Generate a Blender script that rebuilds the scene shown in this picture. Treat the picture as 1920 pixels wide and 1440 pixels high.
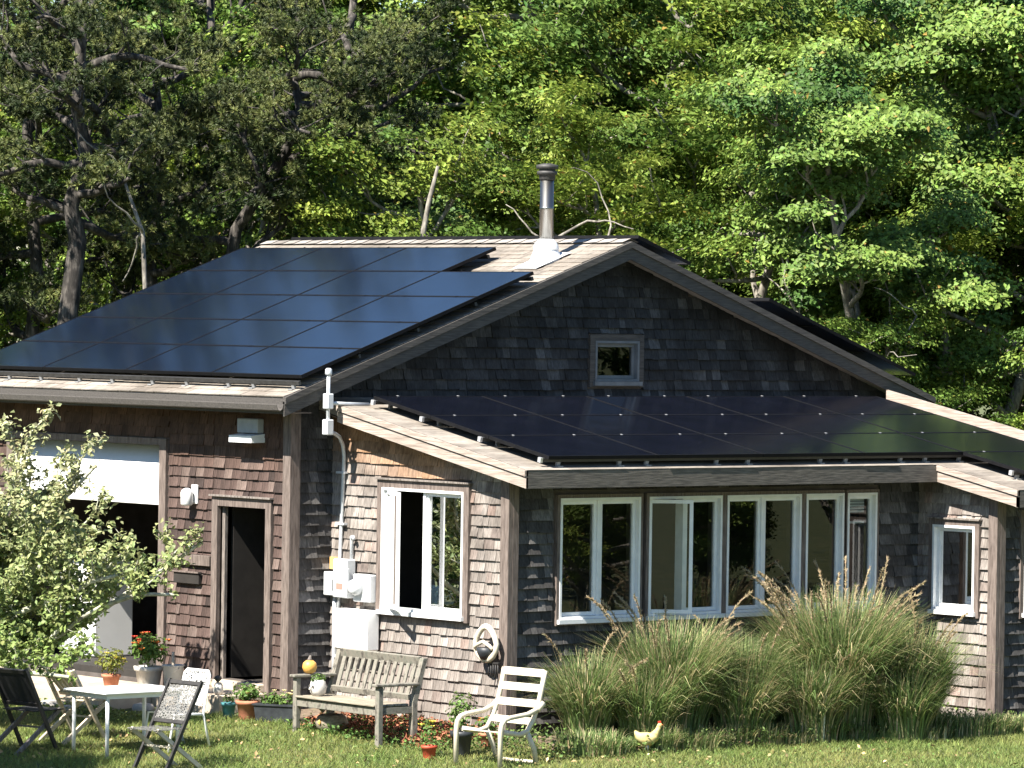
import bpy, math, random
import numpy as np
from mathutils import Vector, Matrix

for o in list(bpy.data.objects): bpy.data.objects.remove(o)
sc = bpy.context.scene
COL = sc.collection
random.seed(11)
RNG = np.random.default_rng(11)
R = math.radians
PI = math.pi

# ------------------------------------------------------------------ camera
cd = bpy.data.cameras.new('camera'); cam = bpy.data.objects.new('camera', cd); COL.objects.link(cam)
cd.sensor_width = 36; cd.lens = 163.575; cd.clip_start = 1; cd.clip_end = 3000
_r = Vector((0.76430363, -0.64468928, 0.01468613)); _u = Vector((-0.00184793, 0.02058451, 0.99978641)); _f = Vector((0.64485389, 0.76416752, -0.01454147))
m = Matrix.Identity(4)
for i in range(3): m[i][0] = _r[i]; m[i][1] = _u[i]; m[i][2] = -_f[i]
m.translation = (-32.9555, -43.0113, 4.6143)
cam.matrix_world = m
sc.camera = cam

# ------------------------------------------------------------------ light
SUN_EL, SUN_AZ = 50.0, 8.0            # azimuth measured from -X towards -Y
el, az = R(SUN_EL), R(SUN_AZ)
to_sun = Vector((-math.cos(el)*math.cos(az), -math.cos(el)*math.sin(az), math.sin(el)))
w = bpy.data.worlds.new('World'); sc.world = w; w.use_nodes = True
nt = w.node_tree; nt.nodes.clear()
sky = nt.nodes.new('ShaderNodeTexSky'); sky.sky_type = 'NISHITA'; sky.sun_disc = False
sky.sun_elevation = el; sky.sun_rotation = math.atan2(to_sun.x, to_sun.y)
sky.air_density = 1.15; sky.dust_density = 0.0; sky.ozone_density = 5.5
bg = nt.nodes.new('ShaderNodeBackground'); bg.inputs[1].default_value = 0.056
wo = nt.nodes.new('ShaderNodeOutputWorld')
nt.links.new(sky.outputs[0], bg.inputs[0]); nt.links.new(bg.outputs[0], wo.inputs[0])
sl = bpy.data.lights.new('sun', 'SUN'); sl.energy = 5.0; sl.angle = R(0.53); sl.color = (1, 0.95, 0.86)
so = bpy.data.objects.new('sun', sl); COL.objects.link(so)
so.rotation_euler = to_sun.to_track_quat('Z', 'Y').to_euler(); so.location = (-30, -5, 40)
sc.view_settings.view_transform = 'Standard'; sc.view_settings.look = 'None'
sc.view_settings.exposure = 1.6; sc.view_settings.gamma = 1.0
sc.render.engine = 'CYCLES'
sc.cycles.max_bounces = 6; sc.cycles.diffuse_bounces = 3; sc.cycles.transparent_max_bounces = 12

# ------------------------------------------------------------------ materials
MATS = {}
def newmat(name):
    mt = bpy.data.materials.new(name); mt.use_nodes = True; n = mt.node_tree; n.nodes.clear()
    out = n.nodes.new('ShaderNodeOutputMaterial'); MATS[name] = mt
    return mt, n, out
def N(n, t, **k):
    x = n.nodes.new(t)
    for a, b in k.items():
        if a == 'inp':
            for i, v in b.items(): x.inputs[i].default_value = v
        else: setattr(x, a, b)
    return x
def c4(c): return (c[0], c[1], c[2], 1)
def ramp(n, stops, src):
    r = n.nodes.new('ShaderNodeValToRGB'); e = r.color_ramp.elements
    e[0].position, e[0].color = stops[0][0], c4(stops[0][1]); e[1].position, e[1].color = stops[-1][0], c4(stops[-1][1])
    for p, c in stops[1:-1]:
        q = e.new(p); q.color = c4(c)
    n.links.new(src, r.inputs[0]); return r
def pbr(name, c1, c2=None, scale=8, rough=0.7, stretch=(1, 1, 1), metal=0, bump=0, spec=0.5, detail=5, lo=0.35, hi=0.65, c3=None, coat=0):
    mt, n, out = newmat(name)
    p = N(n, 'ShaderNodeBsdfPrincipled', inp={'Roughness': rough, 'Metallic': metal, 'Specular IOR Level': spec, 'Coat Weight': coat})
    n.links.new(p.outputs[0], out.inputs[0])
    if c2 is None: p.inputs['Base Color'].default_value = c4(c1)
    else:
        tc = N(n, 'ShaderNodeTexCoord'); mp = N(n, 'ShaderNodeMapping', inp={'Scale': stretch})
        ns = N(n, 'ShaderNodeTexNoise', inp={'Scale': scale, 'Detail': detail, 'Roughness': 0.6})
        n.links.new(tc.outputs['Object'], mp.inputs[0]); n.links.new(mp.outputs[0], ns.inputs[0])
        st = [(lo, c1), (hi, c2)] if c3 is None else [(lo, c1), ((lo+hi)/2, c2), (hi, c3)]
        rp = ramp(n, st, ns.outputs['Fac']); n.links.new(rp.outputs[0], p.inputs['Base Color'])
        if bump:
            b = N(n, 'ShaderNodeBump', inp={'Strength': bump, 'Distance': 0.01}); n.links.new(ns.outputs['Fac'], b.inputs['Height']); n.links.new(b.outputs[0], p.inputs['Normal'])
    return mt
def attrmat(name, grain=(60, 60, 4), rough=0.85, amount=0.45, transl=0.0, spec=0.3, blotch=0.0):
    """colour from the per-piece 'col' attribute times a grain noise"""
    mt, n, out = newmat(name)
    at = N(n, 'ShaderNodeAttribute', attribute_name='col')
    p = N(n, 'ShaderNodeBsdfPrincipled', inp={'Roughness': rough, 'Specular IOR Level': spec})
    col = at.outputs['Color']
    if grain:
        tc = N(n, 'ShaderNodeTexCoord'); mp = N(n, 'ShaderNodeMapping', inp={'Scale': grain})
        ns = N(n, 'ShaderNodeTexNoise', inp={'Scale': 1.0, 'Detail': 4, 'Roughness': 0.65})
        n.links.new(tc.outputs['Object'], mp.inputs[0]); n.links.new(mp.outputs[0], ns.inputs[0])
        rp = ramp(n, [(0.3, (1-amount,)*3), (0.7, (1+amount*0.3,)*3)], ns.outputs['Fac'])
        mx = N(n, 'ShaderNodeMix', data_type='RGBA', blend_type='MULTIPLY', inp={0: 1.0})
        n.links.new(col, mx.inputs[6]); n.links.new(rp.outputs[0], mx.inputs[7]); col = mx.outputs[2]
        if blotch:
            n2 = N(n, 'ShaderNodeTexNoise', inp={'Scale': blotch, 'Detail': 3}); n.links.new(tc.outputs['Object'], n2.inputs[0])
            r2 = ramp(n, [(0.35, (0.62, 0.6, 0.58)), (0.6, (1.05, 1.05, 1.05))], n2.outputs['Fac'])
            m2 = N(n, 'ShaderNodeMix', data_type='RGBA', blend_type='MULTIPLY', inp={0: 1.0})
            n.links.new(col, m2.inputs[6]); n.links.new(r2.outputs[0], m2.inputs[7]); col = m2.outputs[2]
        b = N(n, 'ShaderNodeBump', inp={'Strength': 0.25, 'Distance': 0.004}); n.links.new(ns.outputs['Fac'], b.inputs['Height']); n.links.new(b.outputs[0], p.inputs['Normal'])
    n.links.new(col, p.inputs['Base Color'])
    if transl > 0:
        tr = N(n, 'ShaderNodeBsdfTranslucent'); n.links.new(col, tr.inputs['Color'])
        ms = N(n, 'ShaderNodeMixShader', inp={0: transl}); n.links.new(p.outputs[0], ms.inputs[1]); n.links.new(tr.outputs[0], ms.inputs[2]); n.links.new(ms.outputs[0], out.inputs[0])
    else: n.links.new(p.outputs[0], out.inputs[0])
    return mt

attrmat('shingle', grain=(45, 45, 5), amount=0.55, blotch=2.2)
attrmat('roof_shingle', grain=(9, 30, 9), amount=0.35, blotch=1.2, rough=0.9)
attrmat('leaf', grain=None, rough=0.5, transl=0.3, spec=0.22)
attrmat('needle', grain=None, rough=0.55, transl=0.15, spec=0.3)
attrmat('blade', grain=None, rough=0.6, transl=0.4, spec=0.25)
attrmat('litter', grain=None, rough=0.9)
pbr('old_wood', (0.09, 0.075, 0.065), (0.26, 0.225, 0.2), 1, 0.85, (50, 50, 6), bump=0.3)
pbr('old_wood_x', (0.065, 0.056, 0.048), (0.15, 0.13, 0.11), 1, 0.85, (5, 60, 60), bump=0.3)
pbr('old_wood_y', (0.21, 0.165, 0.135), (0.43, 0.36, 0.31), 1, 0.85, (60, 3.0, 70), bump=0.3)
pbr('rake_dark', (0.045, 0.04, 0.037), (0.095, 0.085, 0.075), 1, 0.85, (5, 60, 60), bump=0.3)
pbr('trim_brown', (0.085, 0.064, 0.054), (0.19, 0.15, 0.13), 1, 0.85, (40, 40, 5), bump=0.2)
pbr('soffit', (0.10, 0.075, 0.06), (0.16, 0.12, 0.095), 6, 0.9)
pbr('wall_core', (0.08, 0.065, 0.055), (0.12, 0.1, 0.09), 6, 0.95)
pbr('roof_core', (0.2, 0.18, 0.16), (0.28, 0.25, 0.22), 10, 0.95)
pbr('white_paint', (0.72, 0.73, 0.73), (0.82, 0.82, 0.81), 7, 0.45)
pbr('garage_white', (0.78, 0.78, 0.76), (0.84, 0.84, 0.82), 3, 0.45)
pbr('galvanised', (0.52, 0.54, 0.56), (0.68, 0.7, 0.72), 14, 0.5, metal=0.35)
pbr('meter_grey', (0.5, 0.52, 0.53), (0.6, 0.61, 0.62), 9, 0.45)
pbr('stainless', (0.26, 0.255, 0.24), (0.36, 0.35, 0.33), 3, 0.33, (30, 30, 1), metal=1.0)
pbr('cap_black', (0.03, 0.03, 0.03), (0.06, 0.055, 0.05), 20, 0.6)
pbr('flashing', (0.68, 0.69, 0.7), (0.8, 0.8, 0.8), 9, 0.42, metal=0.12)
pbr('panel_frame', (0.004, 0.004, 0.005), (0.007, 0.007, 0.008), 10, 0.7, spec=0.15)
pbr('rail_metal', (0.6, 0.61, 0.62), (0.75, 0.75, 0.76), 20, 0.35, metal=0.6)
pbr('dull_metal', (0.2, 0.2, 0.2), (0.3, 0.3, 0.3), 20, 0.5)
pbr('dark_rail', (0.02, 0.02, 0.02), (0.04, 0.04, 0.04), 20, 0.5)
pbr('concrete', (0.36, 0.29, 0.22), (0.5, 0.42, 0.33), 3, 0.9, bump=0.15, detail=8)
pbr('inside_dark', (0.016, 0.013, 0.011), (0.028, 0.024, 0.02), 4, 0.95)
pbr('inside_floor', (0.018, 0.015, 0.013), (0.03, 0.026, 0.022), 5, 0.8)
pbr('grey_board', (0.32, 0.33, 0.34), (0.42, 0.43, 0.44), 6, 0.7)
pbr('teak', (0.08, 0.072, 0.06), (0.22, 0.2, 0.165), 1, 0.85, (14, 14, 9), bump=0.3, c3=(0.15, 0.15, 0.12))
pbr('teak_seat', (0.16, 0.135, 0.1), (0.33, 0.29, 0.22), 1, 0.85, (40, 3, 40), bump=0.3)
pbr('pale_wood', (0.42, 0.34, 0.25), (0.6, 0.52, 0.41), 1, 0.75, (6, 30, 30))
pbr('cream_metal', (0.52, 0.46, 0.35), (0.64, 0.58, 0.46), 8, 0.5)
pbr('white_table', (0.8, 0.8, 0.78), (0.86, 0.86, 0.84), 5, 0.4)
pbr('black_frame', (0.015, 0.014, 0.014), (0.035, 0.032, 0.03), 12, 0.6)
pbr('black_sling', (0.012, 0.012, 0.014), (0.022, 0.022, 0.024), 30, 0.85)
pbr('terracotta', (0.36, 0.13, 0.07), (0.5, 0.21, 0.12), 9, 0.85)
pbr('red_pot', (0.4, 0.055, 0.025), (0.5, 0.09, 0.04), 9, 0.6)
pbr('black_plastic', (0.018, 0.02, 0.025), (0.035, 0.04, 0.045), 9, 0.5)
pbr('grey_bucket', (0.42, 0.44, 0.44), (0.5, 0.52, 0.52), 8, 0.5)
pbr('pale_ceramic', (0.5, 0.48, 0.44), (0.66, 0.63, 0.58), 11, 0.5)
pbr('stone', (0.3, 0.28, 0.25), (0.45, 0.42, 0.38), 9, 0.9, bump=0.3)
pbr('teal_glaze', (0.06, 0.2, 0.22), (0.1, 0.28, 0.3), 7, 0.3)
pbr('yellow_paint', (0.5, 0.38, 0.12), (0.66, 0.56, 0.27), 14, 0.7)
pbr('orange_gourd', (0.6, 0.3, 0.06), (0.7, 0.42, 0.12), 8, 0.5)
pbr('basket', (0.16, 0.13, 0.09), (0.34, 0.29, 0.22), 1, 0.9, (20, 20, 60), bump=0.4)
pbr('sticker_orange', (0.75, 0.42, 0.14)); pbr('sticker_red', (0.75, 0.2, 0.16))
pbr('petal_yellow', (0.75, 0.6, 0.08)); pbr('petal_orange', (0.75, 0.2, 0.05)); pbr('petal_red', (0.7, 0.06, 0.03)); pbr('petal_cream', (0.8, 0.7, 0.35))
pbr('blue_cloth', (0.12, 0.25, 0.42), (0.2, 0.36, 0.5), 9, 0.9)
pbr('ink', (0.05, 0.045, 0.04))
pbr('bark_dark', (0.014, 0.012, 0.01), (0.035, 0.03, 0.026), 1, 0.95, (14, 14, 4), bump=0.6, c3=(0.12, 0.105, 0.09))
pbr('bark_pale', (0.07, 0.06, 0.05), (0.2, 0.18, 0.15), 5, 0.95, (3, 3, 1.2), bump=0.5, c3=(0.38, 0.35, 0.29), lo=0.3, hi=0.7)
pbr('bark_lichen', (0.2, 0.19, 0.15), (0.4, 0.4, 0.3), 16, 0.95, bump=0.5, c3=(0.5, 0.5, 0.4), lo=0.3, hi=0.7)
pbr('soil', (0.09, 0.06, 0.04), (0.2, 0.15, 0.1), 9, 0.95, bump=0.4, detail=9)
pbr('lawn_soil', (0.045, 0.06, 0.018), (0.085, 0.1, 0.032), 2.5, 0.95, detail=9, c3=(0.115, 0.115, 0.045))
pbr('wood_floor_far', (0.05, 0.05, 0.025), (0.09, 0.08, 0.045), 0.6, 0.95, detail=9)

def glassmat(name, tint, base=0.0, rough=0.0):
    mt, n, out = newmat(name)
    fr = N(n, 'ShaderNodeFresnel', inp={'IOR': 1.5}); tr = N(n, 'ShaderNodeBsdfTransparent', inp={'Color': c4(tint)}); gl = N(n, 'ShaderNodeBsdfGlossy', inp={'Roughness': rough})
    # two glass surfaces: a pane reflects about twice what one face does
    mu = N(n, 'ShaderNodeMath', operation='MULTIPLY_ADD', use_clamp=True, inp={1: 1.7, 2: base}); n.links.new(fr.outputs[0], mu.inputs[0])
    ms = N(n, 'ShaderNodeMixShader'); n.links.new(mu.outputs[0], ms.inputs[0]); n.links.new(tr.outputs[0], ms.inputs[1]); n.links.new(gl.outputs[0], ms.inputs[2]); n.links.new(ms.outputs[0], out.inputs[0])
glassmat('glass', (0.8, 0.84, 0.82))
pbr('panel_glass', (0.003, 0.004, 0.008), (0.005, 0.006, 0.012), 2, 0.14, spec=1.0)
pbr('panel_glass_sky_tint', (0.003, 0.006, 0.015), (0.004, 0.009, 0.022), 2, 0.14, spec=1.0)  # main roof: blue of the reflected sky put into the base colour
def meshmat(name, c, scale):
    mt, n, out = newmat(name)
    tc = N(n, 'ShaderNodeTexCoord'); v = N(n, 'ShaderNodeTexVoronoi', inp={'Scale': scale}, feature='DISTANCE_TO_EDGE')
    n.links.new(tc.outputs['Object'], v.inputs[0])
    g = N(n, 'ShaderNodeMath', operation='GREATER_THAN', inp={1: 0.11}); n.links.new(v.outputs[0], g.inputs[0])
    p = N(n, 'ShaderNodeBsdfPrincipled', inp={'Base Color': c4(c), 'Roughness': 0.6}); t = N(n, 'ShaderNodeBsdfTransparent')
    ms = N(n, 'ShaderNodeMixShader'); n.links.new(g.outputs[0], ms.inputs[0]); n.links.new(p.outputs[0], ms.inputs[1]); n.links.new(t.outputs[0], ms.inputs[2]); n.links.new(ms.outputs[0], out.inputs[0])
meshmat('open_mesh_grey', (0.17, 0.165, 0.155), 34); meshmat('open_mesh_white', (0.78, 0.78, 0.76), 30)

# ------------------------------------------------------------------ helpers
class MB:
    """collects shapes, builds ONE mesh object"""
    def __init__(s): s.v = []; s.f = []; s.c = []; s.smooth = []
    def add(s, vs, fs, col=None, smooth=False):
        o = len(s.v); s.v += [tuple(v) for v in vs]; s.f += [tuple(i+o for i in f) for f in fs]
        s.c += [col or (1, 1, 1)]*len(vs); s.smooth += [smooth]*len(fs); return s
    def hexa(s, p, col=None):   # p: 8 corners, bottom 4 ccw then top 4
        return s.add(p, [(3, 2, 1, 0), (4, 5, 6, 7), (0, 1, 5, 4), (1, 2, 6, 5), (2, 3, 7, 6), (3, 0, 4, 7)], col)
    def box(s, a, b, col=None, bev=0.0):
        x0, y0, z0 = (min(a[i], b[i]) for i in range(3)); x1, y1, z1 = (max(a[i], b[i]) for i in range(3))
        if bev > 0: return s.bevbox((x0, y0, z0), (x1, y1, z1), bev, col)
        return s.hexa([(x0, y0, z0), (x1, y0, z0), (x1, y1, z0), (x0, y1, z0), (x0, y0, z1), (x1, y0, z1), (x1, y1, z1), (x0, y1, z1)], col)
    def bevbox(s, a, b, e, col=None):
        e = min(e, 0.45*min(b[i]-a[i] for i in range(3)))
        vs = []; idx = {}
        for sx in (0, 1):
            for sy in (0, 1):
                for sz in (0, 1):
                    c = [(a[0], b[0])[sx], (a[1], b[1])[sy], (a[2], b[2])[sz]]; d = [e*(1-2*sx), e*(1-2*sy), e*(1-2*sz)]
                    for k in range(3):
                        p = [c[i]+(d[i] if i != k else 0) for i in range(3)]
                        idx[(sx, sy, sz, k)] = len(vs); vs.append(p)
        fs = []
        def q(ks): fs.append(tuple(idx[k] for k in ks))
        for t in (0, 1):
            q([(t, 0, 0, 0), (t, 1, 0, 0), (t, 1, 1, 0), (t, 0, 1, 0)][::1 if t else -1])
            q([(0, t, 0, 1), (1, t, 0, 1), (1, t, 1, 1), (0, t, 1, 1)][::-1 if t else 1])
            q([(0, 0, t, 2), (1, 0, t, 2), (1, 1, t, 2), (0, 1, t, 2)][::1 if t else -1])
        for i in (0, 1):
            for j in (0, 1):
                q([(i, j, 0, 0), (i, j, 1, 0), (i, j, 1, 1), (i, j, 0, 1)]); q([(i, 0, j, 0), (i, 1, j, 0), (i, 1, j, 2), (i, 0, j, 2)]); q([(0, i, j, 1), (1, i, j, 1), (1, i, j, 2), (0, i, j, 2)])
                for k in (0, 1): fs.append((idx[(i, j, k, 0)], idx[(i, j, k, 1)], idx[(i, j, k, 2)])) if True else None
        # unique triangles only
        seen = set(); out = []
        for f in fs:
            kf = tuple(sorted(f))
            if kf not in seen: seen.add(kf); out.append(f)
        return s.add(vs, out, col)
    def bar(s, p, q, w, h, up=(0, 0, 1), col=None):   # box beam from p to q
        p = Vector(p); q = Vector(q); d = (q-p).normalized(); u = Vector(up)
        sdir = d.cross(u)
        if sdir.length < 1e-4: sdir = d.cross(Vector((1, 0, 0)))
        sdir.normalize(); u = sdir.cross(d).normalized(); a = sdir*w/2; b = u*h/2
        return s.hexa([p-a-b, p+a-b, q+a-b, q-a-b, p-a+b, p+a+b, q+a+b, q-a+b], col)
    def tube(s, pts, rad, n=8, col=None, cap=True, smooth=True):
        pts = [Vector(p) for p in pts]; rr = rad if isinstance(rad, (list, tuple)) else [rad]*len(pts)
        vs = []; ref = None
        for i, p in enumerate(pts):
            d = (pts[min(i+1, len(pts)-1)]-pts[max(i-1, 0)]).normalized()
            if ref is None:
                ref = d.orthogonal().normalized()
            ref = (ref-d*ref.dot(d)).normalized(); b = d.cross(ref)
            for k in range(n):
                a = 2*PI*k/n; vs.append(p+(ref*math.cos(a)+b*math.sin(a))*rr[i])
        fs = [(i*n+k, i*n+(k+1) % n, (i+1)*n+(k+1) % n, (i+1)*n+k) for i in range(len(pts)-1) for k in range(n)]
        s.add(vs, fs, col, smooth)
        if cap:
            o = len(s.v)-len(vs); s.f += [tuple(o+k for k in reversed(range(n))), tuple(o+(len(pts)-1)*n+k for k in range(n))]; s.smooth += [False, False]
        return s
    def lathe(s, prof, c=(0, 0, 0), n=16, col=None, cap=True, sx=1, sy=1):
        vs = [(c[0]+r*math.cos(2*PI*k/n)*sx, c[1]+r*math.sin(2*PI*k/n)*sy, c[2]+z) for r, z in prof for k in range(n)]
        fs = [(i*n+k, i*n+(k+1) % n, (i+1)*n+(k+1) % n, (i+1)*n+k) for i in range(len(prof)-1) for k in range(n)]
        s.add(vs, fs, col, True)
        if cap:
            o = len(s.v)-len(vs); s.f += [tuple(o+k for k in reversed(range(n))), tuple(o+(len(prof)-1)*n+k for k in range(n))]; s.smooth += [False, False]
        return s
    def sheet(s, poly, z, col=None): return s.add([(x, y, z) for x, y in poly], [tuple(range(len(poly)))], col)
    def build(s, name, mat, parent=None, col=False):
        me = bpy.data.meshes.new(name); me.from_pydata(s.v, [], s.f); me.materials.append(MATS[mat])
        me.polygons.foreach_set('use_smooth', s.smooth)
        if col:
            a = me.attributes.new('col', 'FLOAT_COLOR', 'POINT'); a.data.foreach_set('color', np.array([(*c, 1) for c in s.c], 'f').ravel())
        me.update()
        o = bpy.data.objects.new(name, me); COL.objects.link(o)
        if parent: o.parent = parent
        return o
def npmesh(name, V, F, C, mat, parent=None, smooth=False):
    """V (n,3), F (m,k) faces of equal size, C (n,3) colours"""
    me = bpy.data.meshes.new(name); k = F.shape[1]
    me.vertices.add(len(V)); me.vertices.foreach_set('co', V.astype('f').ravel())
    me.loops.add(F.size); me.loops.foreach_set('vertex_index', F.astype('i').ravel())
    me.polygons.add(len(F)); me.polygons.foreach_set('loop_start', np.arange(0, F.size, k, dtype='i'))
    if smooth: me.polygons.foreach_set('use_smooth', np.ones(len(F), bool))
    a = me.attributes.new('col', 'FLOAT_COLOR', 'POINT'); a.data.foreach_set('color', np.concatenate([C, np.ones((len(C), 1))], 1).astype('f').ravel())
    me.materials.append(MATS[mat]); me.update(calc_edges=True); me.validate()
    o = bpy.data.objects.new(name, me); COL.objects.link(o)
    if parent: o.parent = parent
    return o
def tag(o, label, cat, group=None, kind=None):
    if label: o['label'] = label
    if cat: o['category'] = cat
    if group: o['group'] = group
    if kind: o['kind'] = kind
    return o
def thing(name, label, cat, loc=(0, 0, 0), rz=0, group=None):
    o = bpy.data.objects.new(name, None); COL.objects.link(o); o.location = loc; o.rotation_euler = (0, 0, rz); o.empty_display_size = 0.1
    return tag(o, label, cat, group)
def struct(o): o['kind'] = 'structure'; return o
def copy_tree(root, loc, rz=0, label=None, scale=None, parent=None):
    c = root.copy(); COL.objects.link(c); c.parent = parent
    if parent is None:
        c.location = loc; c.rotation_euler = (0, 0, rz)
        if scale: c.scale = scale
        if label: c['label'] = label
    for ch in [x for x in root.children]:
        copy_tree(ch, None, parent=c)
    return c
def sstep(t): t = max(0., min(1., t)); return t*t*(3-2*t)
def terr(x, y):
    z = 0.035*min(0, max(y, -14))+0.045*min(0, max(x, -8))
    return z
def vterr(x, y): return 0.035*np.clip(y, -14, 0)+0.045*np.clip(x, -8, 0)

# ------------------------------------------------------------------ ground
def axis(lo, hi, c0, c1, fine):
    a = list(np.arange(c0, c1+1e-6, fine)); s = fine; x = c1
    while x < hi: s *= 1.5; x += s; a.append(min(x, hi))
    s = fine; x = c0; b = []
    while x > lo: s *= 1.5; x -= s; b.append(max(x, lo))
    return b[::-1]+a
xs = axis(-900, 900, -10, 12, 0.5); ys = axis(-900, 900, -14, 8, 0.5)
g = MB(); g.v = [(x, y, terr(x, y)-0.01) for y in ys for x in xs]; nx = len(xs)
g.f = [(j*nx+i, j*nx+i+1, (j+1)*nx+i+1, (j+1)*nx+i) for j in range(len(ys)-1) for i in range(nx-1)]; g.c = [(1, 1, 1)]*len(g.v); g.smooth = [True]*len(g.f)
struct(g.build('ground', 'lawn_soil'))
# apron in front of the garage, landing at the door, planting bed round the annex
a = MB()
for k, (y0, y1) in enumerate([(1.62, 3.3), (3.31, 5.0), (5.01, 7.2)]): a.box((-1.55, y0, -0.2), (-0.09, y1, 0.12+0.002*k), bev=0.012)
a.box((-0.8, 0.28, -0.2), (-0.09, 1.61, 0.17), bev=0.012)
struct(a.build('patio', 'concrete'))
b = MB(); n = 24
bed = [(-0.62, 0.0), (-0.62, -3.3), (0.1, -3.9), (0.5, -4.4), (2.2, -4.65), (4.6, -4.95), (6.6, -5.1), (9.0, -5.3), (9.0, -3.0), (0.5, -3.0), (0.5, 0)]
b.add([(x, y, terr(x, y)+0.006) for x, y in bed], [tuple(range(len(bed)))]); struct(b.build('flower_bed', 'soil'))

# ------------------------------------------------------------------ house
HOUSE = thing('shingled_house', 'weathered brown cedar shingled house with low gable roof and lean-to annex', 'house')
EXPO = 0.127
def free(u0, u1, rects, zb, zt):
    """split [u0,u1] x [zb,zt] into (ua,ub,za,zb) pieces free of rects"""
    cuts = sorted({u0, u1} | {c for r in rects for c in (r[0], r[1]) if u0 < c < u1})
    out = []
    for a, b2 in zip(cuts[:-1], cuts[1:]):
        mid = (a+b2)/2; zs = [(zb, zt)]
        for r in rects:
            if r[0] < mid < r[1]:
                nz = []
                for p, q in zs:
                    if r[3] <= p or r[2] >= q: nz.append((p, q)); continue
                    if r[2] > p: nz.append((p, r[2]))
                    if r[3] < q: nz.append((r[3], q))
                zs = nz
        for p, q in zs:
            if q-p > 0.03: out.append((a, b2, p, q))
    return out
def shingles(pt, u0, u1, z0, ztop, rects, colour, wmin=0.09, wmax=0.2, butt=0.03, seed=1):
    """list of (verts, faces, colour, centre) wedges; pt(u, z, out) -> world point"""
    rnd = random.Random(seed); res = []
    zmax = max(ztop(u0+(u1-u0)*k/40) for k in range(41)); k = 0
    while z0+k*EXPO < zmax:
        zc = z0+k*EXPO+rnd.uniform(-.004, .004); k += 1
        for (a, b2, p, q) in free(u0, u1, rects, zc, zc+EXPO+0.02):
            u = a
            while u < b2-0.004:
                wd = rnd.uniform(wmin, wmax); v = min(u+wd, b2)
                if b2-v < 0.05: v = b2
                tp = min(q, max(ztop(u), ztop(v))+0.02)
                if p < min(ztop(u), ztop(v)) and tp-p > 0.02:
                    zz = p+rnd.uniform(-.006, .004) if p == zc else p; gp = 0.0018; t = butt*rnd.uniform(.7, 1.3); t2 = 0.003+0.012*max(0, 1-(q-p)/EXPO) if q < zc+EXPO else 0.003
                    dz = rnd.uniform(-.003, .003)
                    vs = [pt(u+gp, zz, 0.001), pt(v-gp, zz+dz, 0.001), pt(v-gp, zz+dz, t), pt(u+gp, zz, t), pt(u+gp, tp, 0.001), pt(v-gp, tp, 0.001), pt(v-gp, tp, t2), pt(u+gp, tp, t2)]
                    res.append((vs, colour(rnd, (u+v)/2, zz), pt((u+v)/2, zz, t)))
                u = v
    return res
HEX = [(3, 2, 1, 0), (4, 5, 6, 7), (0, 1, 5, 4), (1, 2, 6, 5), (2, 3, 7, 6), (3, 0, 4, 7)]
def clad(wall, lst, single, mat='shingle', name='shingle'):
    rest = MB()
    for vs, c, ctr in lst:
        if single(ctr):
            q = MB(); q.add([Vector(v)-Vector(ctr) for v in vs], HEX, c); o = q.build(name, mat, wall, col=True); o.location = ctr
        else: rest.add(vs, HEX, c)
    if rest.v:
        o = rest.build(name+'_cladding', mat, wall, col=True); o['kind'] = 'stuff'
def wallslab(pt, u0, u1, zbot, ztop, openings, brk=(), th=0.14):
    """solid wall with real openings"""
    mb = MB(); us = sorted({u0, u1, *brk} | {c for r in openings for c in r[:2]})
    for a, b2 in zip(us[:-1], us[1:]):
        segs = [(zbot, None)]; mid = (a+b2)/2
        rs = sorted([r for r in openings if r[0] < mid < r[1]], key=lambda r: r[2]); z = zbot; spans = []
        for r in rs:
            if r[2] > z: spans.append((z, r[2]))
            z = r[3]
        spans.append((z, None))
        for p, q in spans:
            qa, qb = (ztop(a), ztop(b2)) if q is None else (q, q)
            mb.hexa([pt(a, p, -th), pt(b2, p, -th), pt(b2, p, 0), pt(a, p, 0), pt(a, qa, -th), pt(b2, qb, -th), pt(b2, qb, 0), pt(a, qa, 0)])
    return mb
PM, ZE, XE = 0.36, 3.66, -0.42                    # main roof pitch, top of roof at its eave
W0, W1, YB = 0.0, 9.76, 6.6
XR = (W0+W1)/2
def zroof(x): return ZE+PM*((x if x < XR else 2*XR-x)-XE)
AM, AZ, AY = 0.19, 2.93, -3.82                    # annex roof
def zann(y): return AZ+AM*(y-AY)
TH = 0.17
# --- wall with the door and garage (plane x = 0, faces -X); u runs along y
P1 = lambda u, z, o: (-o, u, z)
op1 = [(0.42, 1.36, 0.27, 2.32), (2.56, 5.7, 0.16, 3.0)]
wl = wallslab(P1, 0.0, YB, -0.3, lambda u: zroof(0)-TH, op1).build('wall', 'wall_core', HOUSE)
def c_door(rnd, u, z):
    t = rnd.random(); g = rnd.uniform(.8, 1.2); k = sstep((z-2.6)/.5)
    a = (0.105, 0.07, 0.06) if t < .7 else ((0.17, 0.125, 0.108) if t < .88 else (0.06, 0.042, 0.037))
    h = (0.115, 0.064, 0.043)
    return tuple((a[i]*(1-k)+h[i]*k)*g for i in range(3))
s1 = shingles(P1, 0.088, 2.40, -0.02, lambda u: 3.5, [(0.3, 1.5, -1, 2.43), (1.49, 2.42, 1.585, 1.72), (1.69, 2.21, 1.36, 1.51)], c_door, seed=3)
s1 += shingles(P1, 2.40, YB, 3.1, lambda u: 3.5, [], c_door, seed=4)
s1 += shingles(P1, 5.84, YB, -0.02, lambda u: 3.1, [], c_door, seed=5)
clad(wl, s1, lambda c: c[1] < 2.41 and 0.1 < c[2] < 2.95)
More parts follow.
